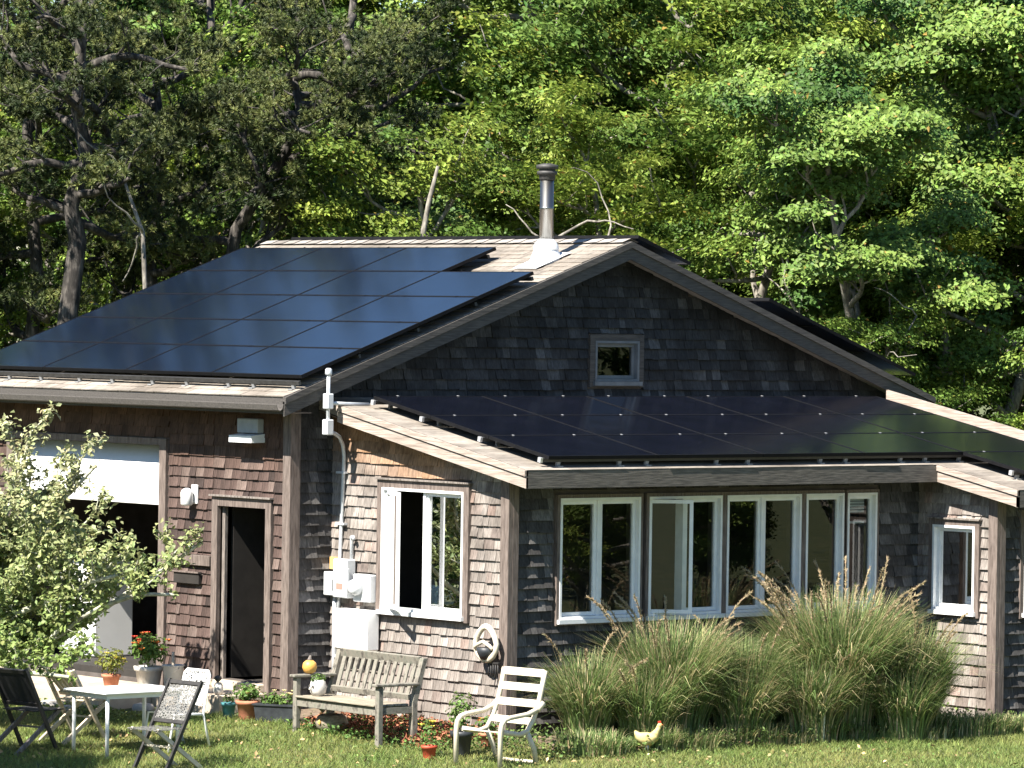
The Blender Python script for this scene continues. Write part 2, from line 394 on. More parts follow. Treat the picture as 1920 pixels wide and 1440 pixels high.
# --- gable wall (plane y = 0, faces -Y); u runs along x
P2 = lambda u, z, o: (u, -o, z)
zg = lambda u: zroof(u)-TH
op2 = [(4.62, 5.34, 3.84, 4.32)]
wl = wallslab(P2, 0.0, W1, -0.3, zg, op2, brk=(XR,)).build('wall', 'wall_core', HOUSE)
def c_grey(rnd, u, z):
    g = rnd.uniform(.75, 1.25); a = (0.08, 0.076, 0.075) if rnd.random() < .7 else (0.16, 0.152, 0.148)
    return tuple(v*g for v in a)
s2 = shingles(P2, 0.088, 0.6, -0.02, zg, [], c_grey, seed=6, butt=0.044)
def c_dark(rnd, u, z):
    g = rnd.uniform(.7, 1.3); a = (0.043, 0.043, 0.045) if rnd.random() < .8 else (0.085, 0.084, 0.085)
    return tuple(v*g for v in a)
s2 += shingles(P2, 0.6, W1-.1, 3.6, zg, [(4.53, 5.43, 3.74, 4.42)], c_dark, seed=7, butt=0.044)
clad(wl, s2, lambda c: False)
wallslab(lambda u, z, o: (W1+o, u, z), 0.0, YB, -0.3, lambda u: zg(W1), []).build('wall', 'wall_core', HOUSE)
wallslab(lambda u, z, o: (u, YB+o, z), 0.0, W1, -0.3, zg, [], brk=(XR,)).build('wall', 'wall_core', HOUSE)
# --- annex: x from 0.6 to 9.05, side wall faces -X
AX0, AX1, AYF, BX, BY = 0.6, 9.05, -3.24, 7.05, -4.57
P3 = lambda u, z, o: (AX0-o, u, z)
za = lambda u: zann(u)-TH
op3 = [(-2.46, -1.06, 1.22, 2.62)]
wl = wallslab(P3, AYF, -0.03, -0.35, za, op3).build('wall', 'wall_core', HOUSE)
def c_side(rnd, u, z):
    t = rnd.random(); g = rnd.uniform(.78, 1.2)
    a = (0.285, 0.25, 0.225) if t < .7 else ((0.36, 0.325, 0.295) if t < .84 else ((0.22, 0.18, 0.16) if t < .95 else (0.33, 0.25, 0.215)))
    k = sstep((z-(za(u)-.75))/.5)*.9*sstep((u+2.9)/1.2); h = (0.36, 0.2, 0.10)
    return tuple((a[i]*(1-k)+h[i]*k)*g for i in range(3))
s3 = shingles(P3, AYF+.088, -0.02, -0.16, za, [(-2.58, -0.94, 1.13, 2.75)], c_side, seed=8)
vis3 = [c for _, _, c in s3]
clad(wl, s3, lambda c: c[1] > AYF and 0.12 < c[2] < 1.9 and c[1] < -0.9)
# annex front wall, faces -Y
P4 = lambda u, z, o: (u, AYF-o, z)
FW = [(1.30, 2.51), (2.645, 3.78), (3.86, 5.05), (5.13, 5.75), (5.81, 6.30)]
op4 = [(a_+.04, b_-.04, 1.24, 2.54) for a_, b_ in FW]
wl = wallslab(P4, AX0+.001, BX, -0.35, lambda u: za(AYF), op4).build('wall', 'wall_core', HOUSE)
s4 = shingles(P4, AX0+.088, BX, -0.22, lambda u: za(AYF), [(1.22, 6.38, 1.17, 2.66)], c_grey, seed=9, butt=0.044)
clad(wl, s4, lambda c: c[0] < 1.3 and 0.5 < c[2] < 2.3)
# bump-out at the right
P5 = lambda u, z, o: (BX-o, u, z)
op5 = [(-4.22, -3.60, 1.20, 2.17)]
wl = wallslab(P5, BY, AYF-.002, -0.35, za, op5).build('wall', 'wall_core', HOUSE)
s5 = shingles(P5, BY+.088, AYF-.02, -0.22, za, [(-4.32, -3.5, 1.10, 2.28)], c_side, seed=10)
clad(wl, s5, lambda c: False)
P6 = lambda u, z, o: (u, BY-o, z)
op6 = [(7.50, 8.6, 1.2, 2.3)]
wl = wallslab(P6, BX+.001, AX1, -0.35, lambda u: za(BY), op6).build('wall', 'wall_core', HOUSE)
s6 = shingles(P6, BX+.088, AX1, -0.22, lambda u: za(BY), [(7.42, 8.68, 1.1, 2.4)], c_grey, seed=12, butt=0.044)
clad(wl, s6, lambda c: False)
wallslab(lambda u, z, o: (AX1+o, u, z), BY, 0.0, -0.35, za, []).build('wall', 'wall_core', HOUSE)
# floors inside
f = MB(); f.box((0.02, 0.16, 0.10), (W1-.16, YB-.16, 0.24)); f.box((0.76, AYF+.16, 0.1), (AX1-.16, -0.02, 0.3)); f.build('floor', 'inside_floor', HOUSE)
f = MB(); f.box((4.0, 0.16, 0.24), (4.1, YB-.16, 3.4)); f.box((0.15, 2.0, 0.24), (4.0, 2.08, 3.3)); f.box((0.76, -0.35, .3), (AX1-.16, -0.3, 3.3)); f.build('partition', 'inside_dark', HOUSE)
# --- roofs
def slab(mb, p, t):   # p: 4 top corners ccw from above
    lo = [(x, y, z-t) for x, y, z in p]; return mb.hexa(lo+list(p))
r0, r1 = -0.37, 6.95
rf = MB(); slab(rf, [(XE+.03, r0, zroof(XE+.03)-.016), (XR, r0, zroof(XR)-.016), (XR, r1, zroof(XR)-.016), (XE+.03, r1, zroof(XE+.03)-.016)], TH-.03)
slab(rf, [(XR, r0, zroof(XR)-.016), (2*XR-XE-.03, r0, zroof(XE+.03)-.016), (2*XR-XE-.03, r1, zroof(XE+.03)-.016), (XR, r1, zroof(XR)-.016)], TH-.03)
roof1 = rf.build('roof', 'roof_core', HOUSE)
nv = math.hypot(1, PM)
def c_roof(rnd, u, z):
    g = rnd.uniform(.82, 1.15); return (0.31*g, 0.272*g, 0.232*g)
def PR(u, s, o):   # u along y, s up the slope
    x = XE+s/nv; return (x-o*PM/nv, u, ZE+PM*(x-XE)-.016+o/nv)
EXPO_SAVE = EXPO; EXPO = 0.15
sr = shingles(PR, r0-.02, r1, 0, lambda u: (XR-XE)*nv-.02, [], c_roof, .14, .3, .012, 20)
clad(roof1, sr, lambda c: False, 'roof_shingle', 'roof_shingle')
rc = MB()
for k in range(30):      # ridge caps
    y0 = r0-.02+k*.245
    for sgn in (-1, 1):
        p = [(XR, y0, zroof(XR)+.022), (XR, y0+.26, zroof(XR)+.012), (XR+sgn*.13, y0+.26, zroof(XR-.13)+.012), (XR+sgn*.13, y0, zroof(XR-.13)+.022)]
        g_ = random.uniform(.8, 1.1); rc.add(p, [(0, 1, 2, 3)], (.36*g_, .33*g_, .3*g_))
o = rc.build('ridge_cap', 'roof_shingle', roof1, col=True)
# annex roof
ra = MB()
t0, t1 = 0.37, 9.25
slab(ra, [(t0, AY+.03, zann(AY+.03)-.016), (6.83, AY+.03, zann(AY+.03)-.016), (6.83, -.03, zann(-.03)-.016), (t0, -.03, zann(-.03)-.016)], TH-.03)
slab(ra, [(6.83, -5.12, zann(-5.12)-.016), (t1, -5.12, zann(-5.12)-.016), (t1, -.03, zann(-.03)-.016), (6.83, -.03, zann(-.03)-.016)], TH-.03)
roof2 = ra.build('roof', 'roof_core', HOUSE)
na = math.hypot(1, AM)
def PA(u, s, o):
    y = -5.15+s/na; return (u, y-o*AM/na, zann(y)-.016+o/na)
sa = shingles(PA, t0-.02, 6.8, (AY+5.15)*na, lambda u: 5.1*na, [(1.0, 6.8, (AY+5.15+.3)*na, 99)], c_roof, .5, .9, .004, 21)
sa += shingles(PA, 6.8, t1+.02, 0, lambda u: 5.1*na, [(7.3, 8.8, .35*na, 99)], c_roof, .5, .9, .004, 22)
clad(roof2, sa, lambda c: False, 'roof_shingle', 'roof_shingle')
EXPO = EXPO_SAVE
# --- trim boards
def board_slope(name, mat, p, q, h, t, out, parent=HOUSE):
    """board whose top edge runs p->q, hangs h down, thickness t towards 'out' (unit vector)"""
    p = Vector(p); q = Vector(q); ov = Vector(out)*t; d = Vector((0, 0, -h))
    mb = MB(); mb.hexa([p+d, q+d, q+d+ov, p+d+ov, p, q, q+ov, p+ov]); return mb.build(name, mat, parent)
yk = -.37
def zt(x): return zroof(x)-.018
for sg in (1, -1):
    fx = (lambda x: x) if sg == 1 else (lambda x: 2*XR-x)
    board_slope('rake_board', 'rake_dark', (fx(XE), yk, zt(XE)-.05), (XR, yk, zt(XR)-.05), .17, .03, (0, -1, 0))
    board_slope('rake_trim', 'rake_dark', (fx(XE), yk, zt(XE)), (XR, yk, zt(XR)), .075, .055, (0, -1, 0))
b_ = MB(); b_.box((XE, yk+.002, ZE-.21), (XE+.03, r1, ZE-.03)); b_.build('fascia_board', 'rake_dark', HOUSE)
b_ = MB(); b_.box((2*XR-XE-.03, yk+.002, ZE-.21), (2*XR-XE, r1, ZE-.03)); b_.build('fascia_board', 'old_wood', HOUSE)
gu = MB(); prof = [(0, 0), (-.012, -.06), (-.05, -.085), (-.09, -.07), (-.105, -.01), (-.098, -.01), (-.085, -.062), (-.05, -.075), (-.02, -.055), (-.006, 0)]
ng = len(prof); gu.add([(XE-.002+x, y, ZE-.095+z) for y in (yk-.02, r1) for x, z in prof], [(i, i+1, ng+i+1, ng+i) for i in range(ng-1)]+[tuple(range(ng))[::-1]])
gu.build('gutter', 'rake_dark', HOUSE)
sf = MB()
sf.box((XE+.031, yk+.005, ZE-.205), (0.0, r1-.01, ZE-.19))
sf.build('soffit', 'soffit', HOUSE)
# annex rake boards (face -X), fascia, soffits
def annex_rake(xp, y0, y1):
    board_slope('rake_board', 'old_wood_y', (xp+.02, y0, zann(y0)-.098), (xp+.02, y1, zann(y1)-.098), .12, .03, (-1, 0, 0))
    board_slope('rake_trim', 'old_wood_y', (xp+.02, y0, zann(y0)-.018), (xp+.02, y1, zann(y1)-.018), .066, .05, (-1, 0, 0))
annex_rake(0.35, AY, -.42)
annex_rake(6.80, -5.15, AY-.0)
b_ = MB(); b_.box((.345, AY, AZ-.22), (6.80, AY+.03, AZ-.02)); b_.build('fascia_board', 'old_wood_x', HOUSE)
b_ = MB(); z5 = zann(-5.15); b_.box((6.79, -5.15, z5-.22), (9.28, -5.12, z5-.02)); b_.build('fascia_board', 'old_wood_x', HOUSE)
board_slope('rake_board', 'old_wood_y', (t1, -5.15, zann(-5.15)+.17), (t1, -.45, zann(-.45)+.17), .38, .04, (1, 0, 0))
sf = MB(); slab(sf, [(.372, AY+.03, zann(AY+.03)-TH), (AX0, AY+.03, zann(AY+.03)-TH), (AX0, -.03, zann(-.03)-TH), (.372, -.03, zann(-.03)-TH)], .012)
slab(sf, [(AX0, AY+.03, zann(AY+.03)-TH), (6.82, AY+.03, zann(AY+.03)-TH), (6.82, AYF, zann(AYF)-TH), (AX0, AYF, zann(AYF)-TH)], .012)
sf.build('soffit', 'soffit', HOUSE)
# corner boards
def corner(x, y, zb, zta, ztb, mat='trim_brown', wd=.085):
    m1 = MB(); m1.box((x-.06, y-.06, zb), (x+.0, y+wd, zta)); m1.build('corner_board', mat, HOUSE)
    m2 = MB(); m2.box((x+.002, y-.062, zb), (x+wd, y-.002, ztb)); m2.build('corner_board', mat, HOUSE)
corner(0, 0, -0.05, 3.45, zroof(0)-TH-.01)
corner(AX0, AYF, -.2, za(AYF), za(AYF)); corner(BX, BY, -.25, za(BY), za(BY))
# --- door: frame, threshold, sill, open door leaf
df = thing('door', None, None); df.parent = HOUSE
m1 = MB(); m1.box((-.055, 1.36, .12), (.14, 1.47, 2.43)); m1.box((-.055, .31, .12), (.14, .42, 2.43)); m1.box((-.053, .42, 2.32), (.14, 1.36, 2.43)); m1.build('door_frame', 'trim_brown', df)
m1 = MB(); m1.box((-.09, .29, 2.432), (.0, 1.49, 2.452)); m1.build('drip_cap', 'old_wood', df)
m1 = MB(); m1.box((-.14, .40, .165), (.14, 1.40, .262), bev=.008); m1.build('threshold', 'pale_wood', df)
m1 = MB(); m1.box((.02, 1.30, .27), (.06, 1.355, 2.31)); m1.build('door_stop', 'old_wood', df)
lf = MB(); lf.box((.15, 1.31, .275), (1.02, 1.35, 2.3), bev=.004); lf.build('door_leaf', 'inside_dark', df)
m1 = MB(); m1.tube([(.92, 1.31, 1.25), (.92, 1.25, 1.25)], .012); m1.lathe([(0.0, -.03), (.028, -.015), (.03, .01), (.0, .03)], (.92, 1.24, 1.25), 10); m1.build('door_knob', 'stainless', df)
mm = MB(); mm.box((1.25, .3, .241), (1.9, 1.25, .262)); mm.build('floor_sun_patch', 'grey_board', HOUSE)  # added pale slab stands in for the patch of sunlight inside the doorway
# --- garage door, half rolled up
gd = thing('garage_door', None, None); gd.parent = HOUSE
for k in range(1):
    mm = MB(); mm.box((.05, 2.58, 2.31), (.09, 5.68, 2.74), bev=.006); mm.build('door_panel', 'garage_white', gd)
mm = MB(); mm.box((.052, 2.58, 2.27), (.088, 5.68, 2.309), bev=.006); mm.build('bottom_rail', 'garage_white', gd)
mm = MB(); mm.hexa([(.05, 2.58, 2.745), (.09, 2.58, 2.745), (.09, 5.68, 2.745), (.05, 5.68, 2.745), (.3, 2.58, 2.98), (.34, 2.58, 2.98), (.34, 5.68, 2.98), (.3, 5.68, 2.98)]); mm.build('door_panel', 'garage_white', gd)
mm = MB(); mm.box((-.05, 2.42, -.05), (.1, 2.555, 3.08)); mm.box((-.05, 5.705, -.05), (.1, 5.83, 3.08)); mm.box((-.048, 2.555, 3.0), (.1, 5.705, 3.08)); mm.build('door_frame', 'trim_brown', gd)
# --- windows
def window(plane, u0, u1, z0, z1, lights, casing='trim_brown', cas=True, open_=None, head=True, frame='white_paint', cw=.10, sillz=True):
    """plane: function(u,z,out); lights = list of fractions; open_ = {index: (angle, hinge side)}"""
    W = thing('window', None, None); W.parent = HOUSE
    def bx(mb, a, b2, p, q, o0, o1):
        P = [plane(a, p, o0), plane(b2, p, o0), plane(b2, p, o1), plane(a, p, o1), plane(a, q, o0), plane(b2, q, o0), plane(b2, q, o1), plane(a, q, o1)]
        return mb.hexa(P)
    if cas:
        c_ = MB(); bx(c_, u0-cw, u0, z0-.07, z1+cw, 0, .06); bx(c_, u1, u1+cw, z0-.07, z1+cw, 0, .06); bx(c_, u0, u1, z1, z1+cw, 0, .058); bx(c_, u0, u1, z0-.07, z0, 0, .056); c_.build('casing', casing, W)
        if head: h_ = MB(); bx(h_, u0-cw-.02, u1+cw+.02, z1+cw+.001, z1+cw+.02, -.001, .09); h_.build('head_cap', 'old_wood', W)
    fr = MB(); e = .03
    bx(fr, u0, u0+e, z0, z1, -.1, .068); bx(fr, u1-e, u1, z0, z1, -.1, .068); bx(fr, u0+e, u1-e, z1-e, z1, -.1, .066); bx(fr, u0+e, u1-e, z0, z0+e, -.1, .066)
    ed = [u0+e+(u1-u0-2*e)*x for x in lights]
    for x in ed[1:-1]: bx(fr, x-.02, x+.02, z0+e, z1-e, -.1, .03)
    fr.build('frame', frame, W)
    if sillz: s_ = MB(); bx(s_, u0-.03, u1+.03, z0-.05, z0-.002, -.01, .1); s_.build('sill', frame, W)
    for i in range(len(ed)-1):
        a = ed[i]+(.022 if i else .002); b2 = ed[i+1]-(.022 if i < len(ed)-2 else .002); p, q = z0+e+.003, z1-e-.003; sw = .042
        ang, side = (open_ or {}).get(i, (0, 0))
        def pl(u, z, o, a=a, b2=b2, ang=ang, side=side):
            if not ang: return plane(u, z, o)
            h = a if side == 0 else b2; d = u-h; sg = 1 if side == 0 else -1
            return plane(h+d*math.cos(ang)-(o)*math.sin(ang)*sg, z, abs(d)*math.sin(ang)+o*math.cos(ang)+.01)
        sa_ = MB()
        def bq(u, v, c0, c1):
            P = [pl(u, c0, -.03), pl(v, c0, -.03), pl(v, c0, .012), pl(u, c0, .012), pl(u, c1, -.03), pl(v, c1, -.03), pl(v, c1, .012), pl(u, c1, .012)]; sa_.hexa(P)
        bq(a, a+sw, p, q); bq(b2-sw, b2, p, q); bq(a+sw, b2-sw, p, p+sw); bq(a+sw, b2-sw, q-sw, q)
        so_ = sa_.build('sash', frame, W)
        pn = MB(); P = [pl(a+sw-.004, p+sw-.004, -.012), pl(b2-sw+.004, p+sw-.004, -.012), pl(b2-sw+.004, q-sw+.004, -.012), pl(a+sw-.004, q-sw+.004, -.012)]
        pn.add(P, [(0, 1, 2, 3)]); pn.build('pane', 'glass', W)
    return W
for k, (a_, b_2) in enumerate(FW):
    window(P4, a_, b_2, 1.20, 2.57, [0, .5, 1] if b_2-a_ > .8 else [0, 1], cas=True, cw=.04, head=False, open_={0: (R(40), 0)} if k == 1 else None)
window(P3, -2.50, -1.02, 1.21, 2.62, [0, .5, 1], open_={1: (R(28), 1)}, cw=.09)
window(P5, -4.26, -3.56, 1.17, 2.19, [0, 1], cw=.07)
window(P6, 7.46, 8.64, 1.17, 2.32, [0, .5, 1], cw=.06)
pbr('grey_paint', (0.12, 0.13, 0.14), (0.17, 0.18, 0.19), 7, 0.6)
window(P2, 4.62, 5.34, 3.83, 4.33, [0, 1], cw=.08, frame='grey_paint', casing='rake_dark', head=False)
bl = MB()
for k in range(5): bl.box((5.85, AYF+.06, 2.47-.035*k), (6.2, AYF+.09, 2.495-.035*k))
bl.box((5.85, AYF+.055, 2.2), (6.2, AYF+.095, 2.225)); bl.build('window_blind', 'white_paint', HOUSE)
# --- stove pipe
ch = thing('chimney', None, None); ch.parent = HOUSE
cx_, cy_ = 4.16, 0.36; cz = zroof(cx_)
mm = MB(); mm.lathe([(.085, -.1), (.085, .62), (.088, .621), (.088, .65), (.085, .651), (.085, 1.0)], (cx_, cy_, cz), 20); mm.build('pipe', 'stainless', ch)
mm = MB(); mm.lathe([(.09, .98), (.1, 1.0), (.1, 1.045), (.125, 1.05), (.125, 1.09), (.1, 1.095), (.1, 1.115), (.135, 1.12), (.135, 1.165), (.05, 1.185)], (cx_, cy_, cz), 20); mm.build('cap', 'cap_black', ch)
mm = MB(); mm.lathe([(.24, -.1), (.15, .13), (.145, .14)], (cx_, cy_, cz), 20, cap=False); mm.lathe([(.16, .13), (.15, .19), (.1, .255), (.088, .26)], (cx_, cy_, cz), 20, cap=False)
fl_ = [(cx_-.34, cy_-.22), (cx_+.22, cy_-.22), (cx_+.22, cy_+.22), (cx_-.34, cy_+.22)]
slab(mm, [(x, y, zroof(x)+.022) for x, y in fl_], .006); mm.build('flashing', 'flashing', ch)

# ------------------------------------------------------------------ solar panels and rails
ORD = ['lowest', 'second lowest', 'middle', 'second highest', 'top']
def panel_proto(L, Wd, clamp='dull_metal', cells='panel_glass'):   # L along local x, Wd along local y, lies in local xy
    t = thing('solar_panel', 'x', 'solar panel')
    fm = MB(); e = .014
    fm.box((0, 0, -.04), (L, e, 0)); fm.box((0, Wd-e, -.04), (L, Wd, 0)); fm.box((0, e, -.04), (e, Wd-e, 0)); fm.box((L-e, e, -.04), (L, Wd-e, 0)); fm.build('frame', 'panel_frame', t)
    gl = MB(); gl.add([(e, e, -.003), (L-e, e, -.003), (L-e, Wd-e, -.003), (e, Wd-e, -.003)], [(0, 1, 2, 3)]); gl.build('glass', cells, t)
    bk = MB(); bk.add([(e, e, -.03), (L-e, e, -.03), (L-e, Wd-e, -.03), (e, Wd-e, -.03)], [(3, 2, 1, 0)]); bk.build('backsheet', 'panel_frame', t)
    for x in (L*.22, L*.78):
        cl = MB(); cl.box((x-.012, Wd-.012, .0005), (x+.012, Wd+.018, .004)); cl.build('clamp', clamp, t)
    return t
MW = .875*nv; ML = 1.755
first = []
def place(proto, org, ex, ey, label, group):
    ex = Vector(ex).normalized(); ey = Vector(ey).normalized(); ez = ex.cross(ey)
    if not first or first[-1] is not proto: o = proto; first.append(proto)
    else: o = copy_tree(proto, (0, 0, 0))
    mtx = Matrix.Identity(4)
    for i in range(3): mtx[i][0] = ex[i]; mtx[i][1] = ey[i]; mtx[i][2] = ez[i]; mtx[i][3] = org[i]
    o.matrix_world = mtx; o['label'] = label; o['group'] = group
pm = panel_proto(ML-.007, MW-.007, 'panel_frame', 'panel_glass_sky_tint')
HP = .16
for r in range(5):
    for c in range(4):
        if r == 4 and c == 0: continue
        x = -.20+.875*r; yy = -.42+ML*c
        # local x must run along -Y so that the normal points up
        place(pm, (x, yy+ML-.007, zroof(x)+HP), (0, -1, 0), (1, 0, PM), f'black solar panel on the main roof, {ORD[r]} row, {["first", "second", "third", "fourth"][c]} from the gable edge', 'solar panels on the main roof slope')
for c in range(4):
    x = XR+.2; yy = -.3+ML*c
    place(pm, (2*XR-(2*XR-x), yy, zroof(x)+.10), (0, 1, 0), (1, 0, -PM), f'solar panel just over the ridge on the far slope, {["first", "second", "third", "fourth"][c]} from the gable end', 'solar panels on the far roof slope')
for r in range(3):
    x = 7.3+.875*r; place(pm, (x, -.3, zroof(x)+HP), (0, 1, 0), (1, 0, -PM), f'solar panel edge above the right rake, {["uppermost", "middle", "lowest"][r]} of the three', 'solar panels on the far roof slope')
AL, AW = 1.64, 1.05*na
pa = panel_proto(AL-.007, AW-.007)
AN = ['first', 'second', 'third', 'fourth', 'fifth']
for r in range(3):
    for c in range(5):
        y = -3.76+1.05*r; x = .72+AL*c
        place(pa, (x, y, zann(y)+.125), (1, 0, 0), (0, 1, AM), f'black solar panel on the annex roof, {["lowest", "middle", "top"][r]} row, {AN[c]} from the left', 'solar panels on the annex roof')
place(pa, (7.28, -4.81, zann(-4.81)+.125), (1, 0, 0), (0, 1, AM), 'black solar panel on the projecting roof corner at the far right', 'solar panels on the annex roof')
def rail(pts0, pts1, nrm, label, group, feet, caps=None):
    t = thing('mounting_rail', label, 'rail', group=group)
    p, q = Vector(pts0), Vector(pts1); n_ = Vector(nrm).normalized()
    mb = MB(); mb.bar(p, q, .035, .045, n_); mb.build('rail', 'dark_rail', t)
    for f_ in feet:
        c = p.lerp(q, f_); mb = MB(); mb.bar(c-n_*.07, c-n_*.005, .03, .05, (q-p).normalized()); mb.box((c.x-.04, c.y-.04, c.z-.085), (c.x+.04, c.y+.04, c.z-.07)); mb.build('foot', 'dull_metal', t)
    if caps:
        for c in caps:
            mb = MB(); d = (p-q).normalized(); mb.bar(p+d*.001, p+d*.035, .05, .055, n_); mb.build('end_cap', 'rail_metal', t)
nm = (-PM, 0, 1)
for r in range(6):
    x = -.2+.875*r if r < 5 else 4.08
    y0 = -.4 if r < 4 else (1.36 if r == 5 else -.4)
    rail((x, y0, zroof(x)+.07), (x, 6.55, zroof(x)+.07), nm, ['long rail with silver feet under the lowest panel row above the gutter', 'rail between the lowest and second panel rows of the main roof', 'rail between the second and middle panel rows of the main roof', 'rail between the middle and fourth panel rows of the main roof', 'rail between the fourth and top panel rows of the main roof', 'short rail under the top panel row beside the stove pipe'][r], 'panel rails', [.02, .13, .2, .32, .42, .54, .64, .76, .86] if r == 0 else [.1, .4, .7], None)
am = (0, -AM, 1)
for r in range(4):
    y = -3.68+1.05*r if r < 3 else -.68
    rail((.68, y, zann(y)+.065), (8.95, y, zann(y)+.065), am, ['rail with silver feet under the lowest annex panels above the fascia', 'annex panel rail whose white end shows lowest on the left edge', 'annex panel rail whose white end shows midway up the left edge', 'annex panel rail whose white end shows highest on the left edge'][r], 'panel rails', [.03, .14, .19, .32, .38, .52, .57, .68, .73, .8], [1])
rail((7.24, -4.62, zann(-4.62)+.065), (8.95, -4.62, zann(-4.62)+.065), am, 'short rail with white end on the projecting roof corner at far right', 'panel rails', [.05, .3, .6], [1])

# ------------------------------------------------------------------ fixtures on the walls
t = thing('service_mast', 'galvanised conduit mast rising past the annex roof edge', 'conduit', (.14, -.5, 3.27))
mm = MB(); mm.tube([(0, 0, -.02), (0, 0, .66)], .022, 10); mm.build('pipe', 'galvanised', t)
mm = MB(); mm.lathe([(.035, .63), (.042, .65), (.04, .7), (.02, .715)], (0, 0, 0), 12); mm.build('cap', 'galvanised', t)
mm = MB(); mm.tube([(.02, 0, .31), (.25, .0, .3), (.6, .0, .29)], .022, 10); mm.build('side_pipe', 'galvanised', t)
mm = MB(); mm.box((-.045, -.05, .24), (.045, .05, .42), bev=.01); mm.build('junction_box', 'meter_grey', t)
mm = MB(); mm.box((-.05, -.05, -.06), (.05, .05, .12), bev=.01); mm.build('junction_box', 'meter_grey', t)
t = thing('wall_conduit', 'long white conduit running down the annex side wall to the meters', 'conduit', (.555, -.27, .2))
mm = MB(); mm.tube([(-.4, -.2, 3.03), (-.28, -.17, 3.03), (-.14, -.1, 2.98), (-.04, -.04, 2.88), (-.005, -.02, 2.75), (0, .04, 1.5), (0, .08, .1)], .023, 10); mm.build('pipe', 'galvanised', t)
for z in (2.55, 1.95, .4):
    mm = MB(); mm.box((-.03, -.06, z), (.03, .1, z+.025)); mm.build('strap', 'galvanised', t)
t = thing('power_cutoff_box', 'small grey switch box left of the tall disconnect box', 'switch box', (.56, -.14, 1.32))
mm = MB(); mm.box((-.1, -.1, 0), (.0, .1, .28), bev=.012); mm.build('case', 'meter_grey', t)
mm = MB(); mm.box((-.125, -.13, .06), (-.101, -.1, .2), bev=.005); mm.build('lever', 'black_plastic', t)
t = thing('disconnect_box', 'tall light grey electrical disconnect box with red label', 'electrical box', (.56, -.40, 1.31))
mm = MB(); mm.box((-.14, -.13, 0), (0, .13, .45), bev=.012); mm.build('case', 'meter_grey', t)
mm = MB(); mm.box((-.143, -.06, .1), (-.1405, .06, .17)); mm.build('label', 'sticker_red', t)
mm = MB(); mm.box((-.16, -.165, .15), (-.12, -.131, .35), bev=.006); mm.build('handle', 'meter_grey', t)
t = thing('electric_meter', 'round glass electric meter in square grey box', 'meter', (.56, -.76, 1.28))
mm = MB(); mm.box((-.1, -.16, 0), (0, .16, .32), bev=.012); mm.build('case', 'meter_grey', t)
mm = MB(); mm.lathe([(.095, 0), (.095, .05), (.085, .09), (.05, .11), (.0, .112)], (0, 0, 0), 18); o = mm.build('dial_cover', 'meter_grey', t); o.rotation_euler = (0, -PI/2, 0); o.location = (-.101, .06, .17)
t = thing('inverter_box', 'large white electrical cabinet under the meter', 'electrical box', (.56, -.68, .72))
mm = MB(); mm.box((-.2, -.31, 0), (0, .31, .47), bev=.02); mm.build('case', 'white_paint', t)
mm = MB(); mm.box((-.206, -.12, .02), (-.2005, .295, .45)); mm.build('door_panel', 'white_paint', t)
mm = MB(); mm.box((-.03, .331, .1), (.0, .38, .2), bev=.004); mm.build('conduit_box', 'meter_grey', t)
t = thing('vent_hook_pipe', 'short grey pipe with hooked top above the disconnect box', 'pipe', (.54, -.47, 1.77))
mm = MB(); mm.tube([(0, 0, -.01), (0, 0, .2), (-.02, -.02, .25), (-.03, -.06, .255), (-.03, -.075, .22)], .022, 10); mm.build('pipe', 'meter_grey', t)
t = thing('lower_conduit', 'white conduit from the small switch box down to the ground', 'conduit', (.55, -.15, .05))
mm = MB(); mm.tube([(0, 0, 0), (0, .0, 1.27)], .026, 10); mm.build('pipe', 'galvanised', t)
mm = MB(); mm.box((.545, -.22, 1.63), (.575, -.05, 1.77)); tag(mm.build('warning_placard', 'sticker_orange'), 'small orange placard above the grey switch box', 'placard')
t = thing('floodlight', 'square white wall floodlight high on the door wall under the eave', 'wall light', (-.02, .71, 3.11))
mm = MB(); mm.box((-.1, -.2, .09), (0.0, .2, .26), bev=.01); mm.build('housing', 'grey_board', t)
mm = MB(); mm.hexa([(-.2, -.22, -.02), (0.0, -.22, -.02), (0.0, .22, -.02), (-.2, .22, -.02), (-.2, -.22, .06), (0.0, -.22, .085), (0.0, .22, .085), (-.2, .22, .06)]); mm.build('reflector', 'white_paint', t)
t = thing('wall_lantern', 'small white wall lantern left of the open door', 'wall light', (-.02, 1.84, 2.3))
mm = MB(); mm.box((-.03, -.06, .02), (0, .06, .25), bev=.008); mm.build('back_plate', 'white_paint', t)
mm = MB(); mm.lathe([(.055, 0), (.075, .02), (.075, .16), (.06, .19), (.02, .21)], (-.11, .03, .0), 14); mm.build('shade', 'white_paint', t)
mm = MB(); mm.tube([(-.03, .0, .12), (-.08, .02, .15)], .012); mm.build('arm', 'black_plastic', t)
t = thing('outlet_box', 'tiny white outlet box on the shingles by the door', 'outlet', (-.02, 1.9, 1.78))
mm = MB(); mm.box((-.04, -.045, 0), (0, .045, .07), bev=.006); mm.build('box', 'white_paint', t); mm = MB(); mm.box((-.046, -.03, .015), (-.0405, .03, .055)); mm.build('cover', 'grey_bucket', t)
t = thing('name_board', 'long flat weathered board fixed across the shingles left of the door', 'board', (-.02, 1.955, 1.59))
mm = MB(); mm.box((-.045, -.46, 0), (0, .46, .125), bev=.004); mm.build('plank', 'trim_brown', t)
t = thing('mail_slot_box', 'dark brown wooden box with slot below the flat board', 'box', (-.02, 1.95, 1.365))
mm = MB(); mm.box((-.05, -.255, 0), (0, .255, .14), bev=.005); mm.build('box', 'inside_dark', t)
mm = MB(); mm.box((-.07, -.265, .132), (-.051, .265, .15)); mm.build('lid', 'trim_brown', t)
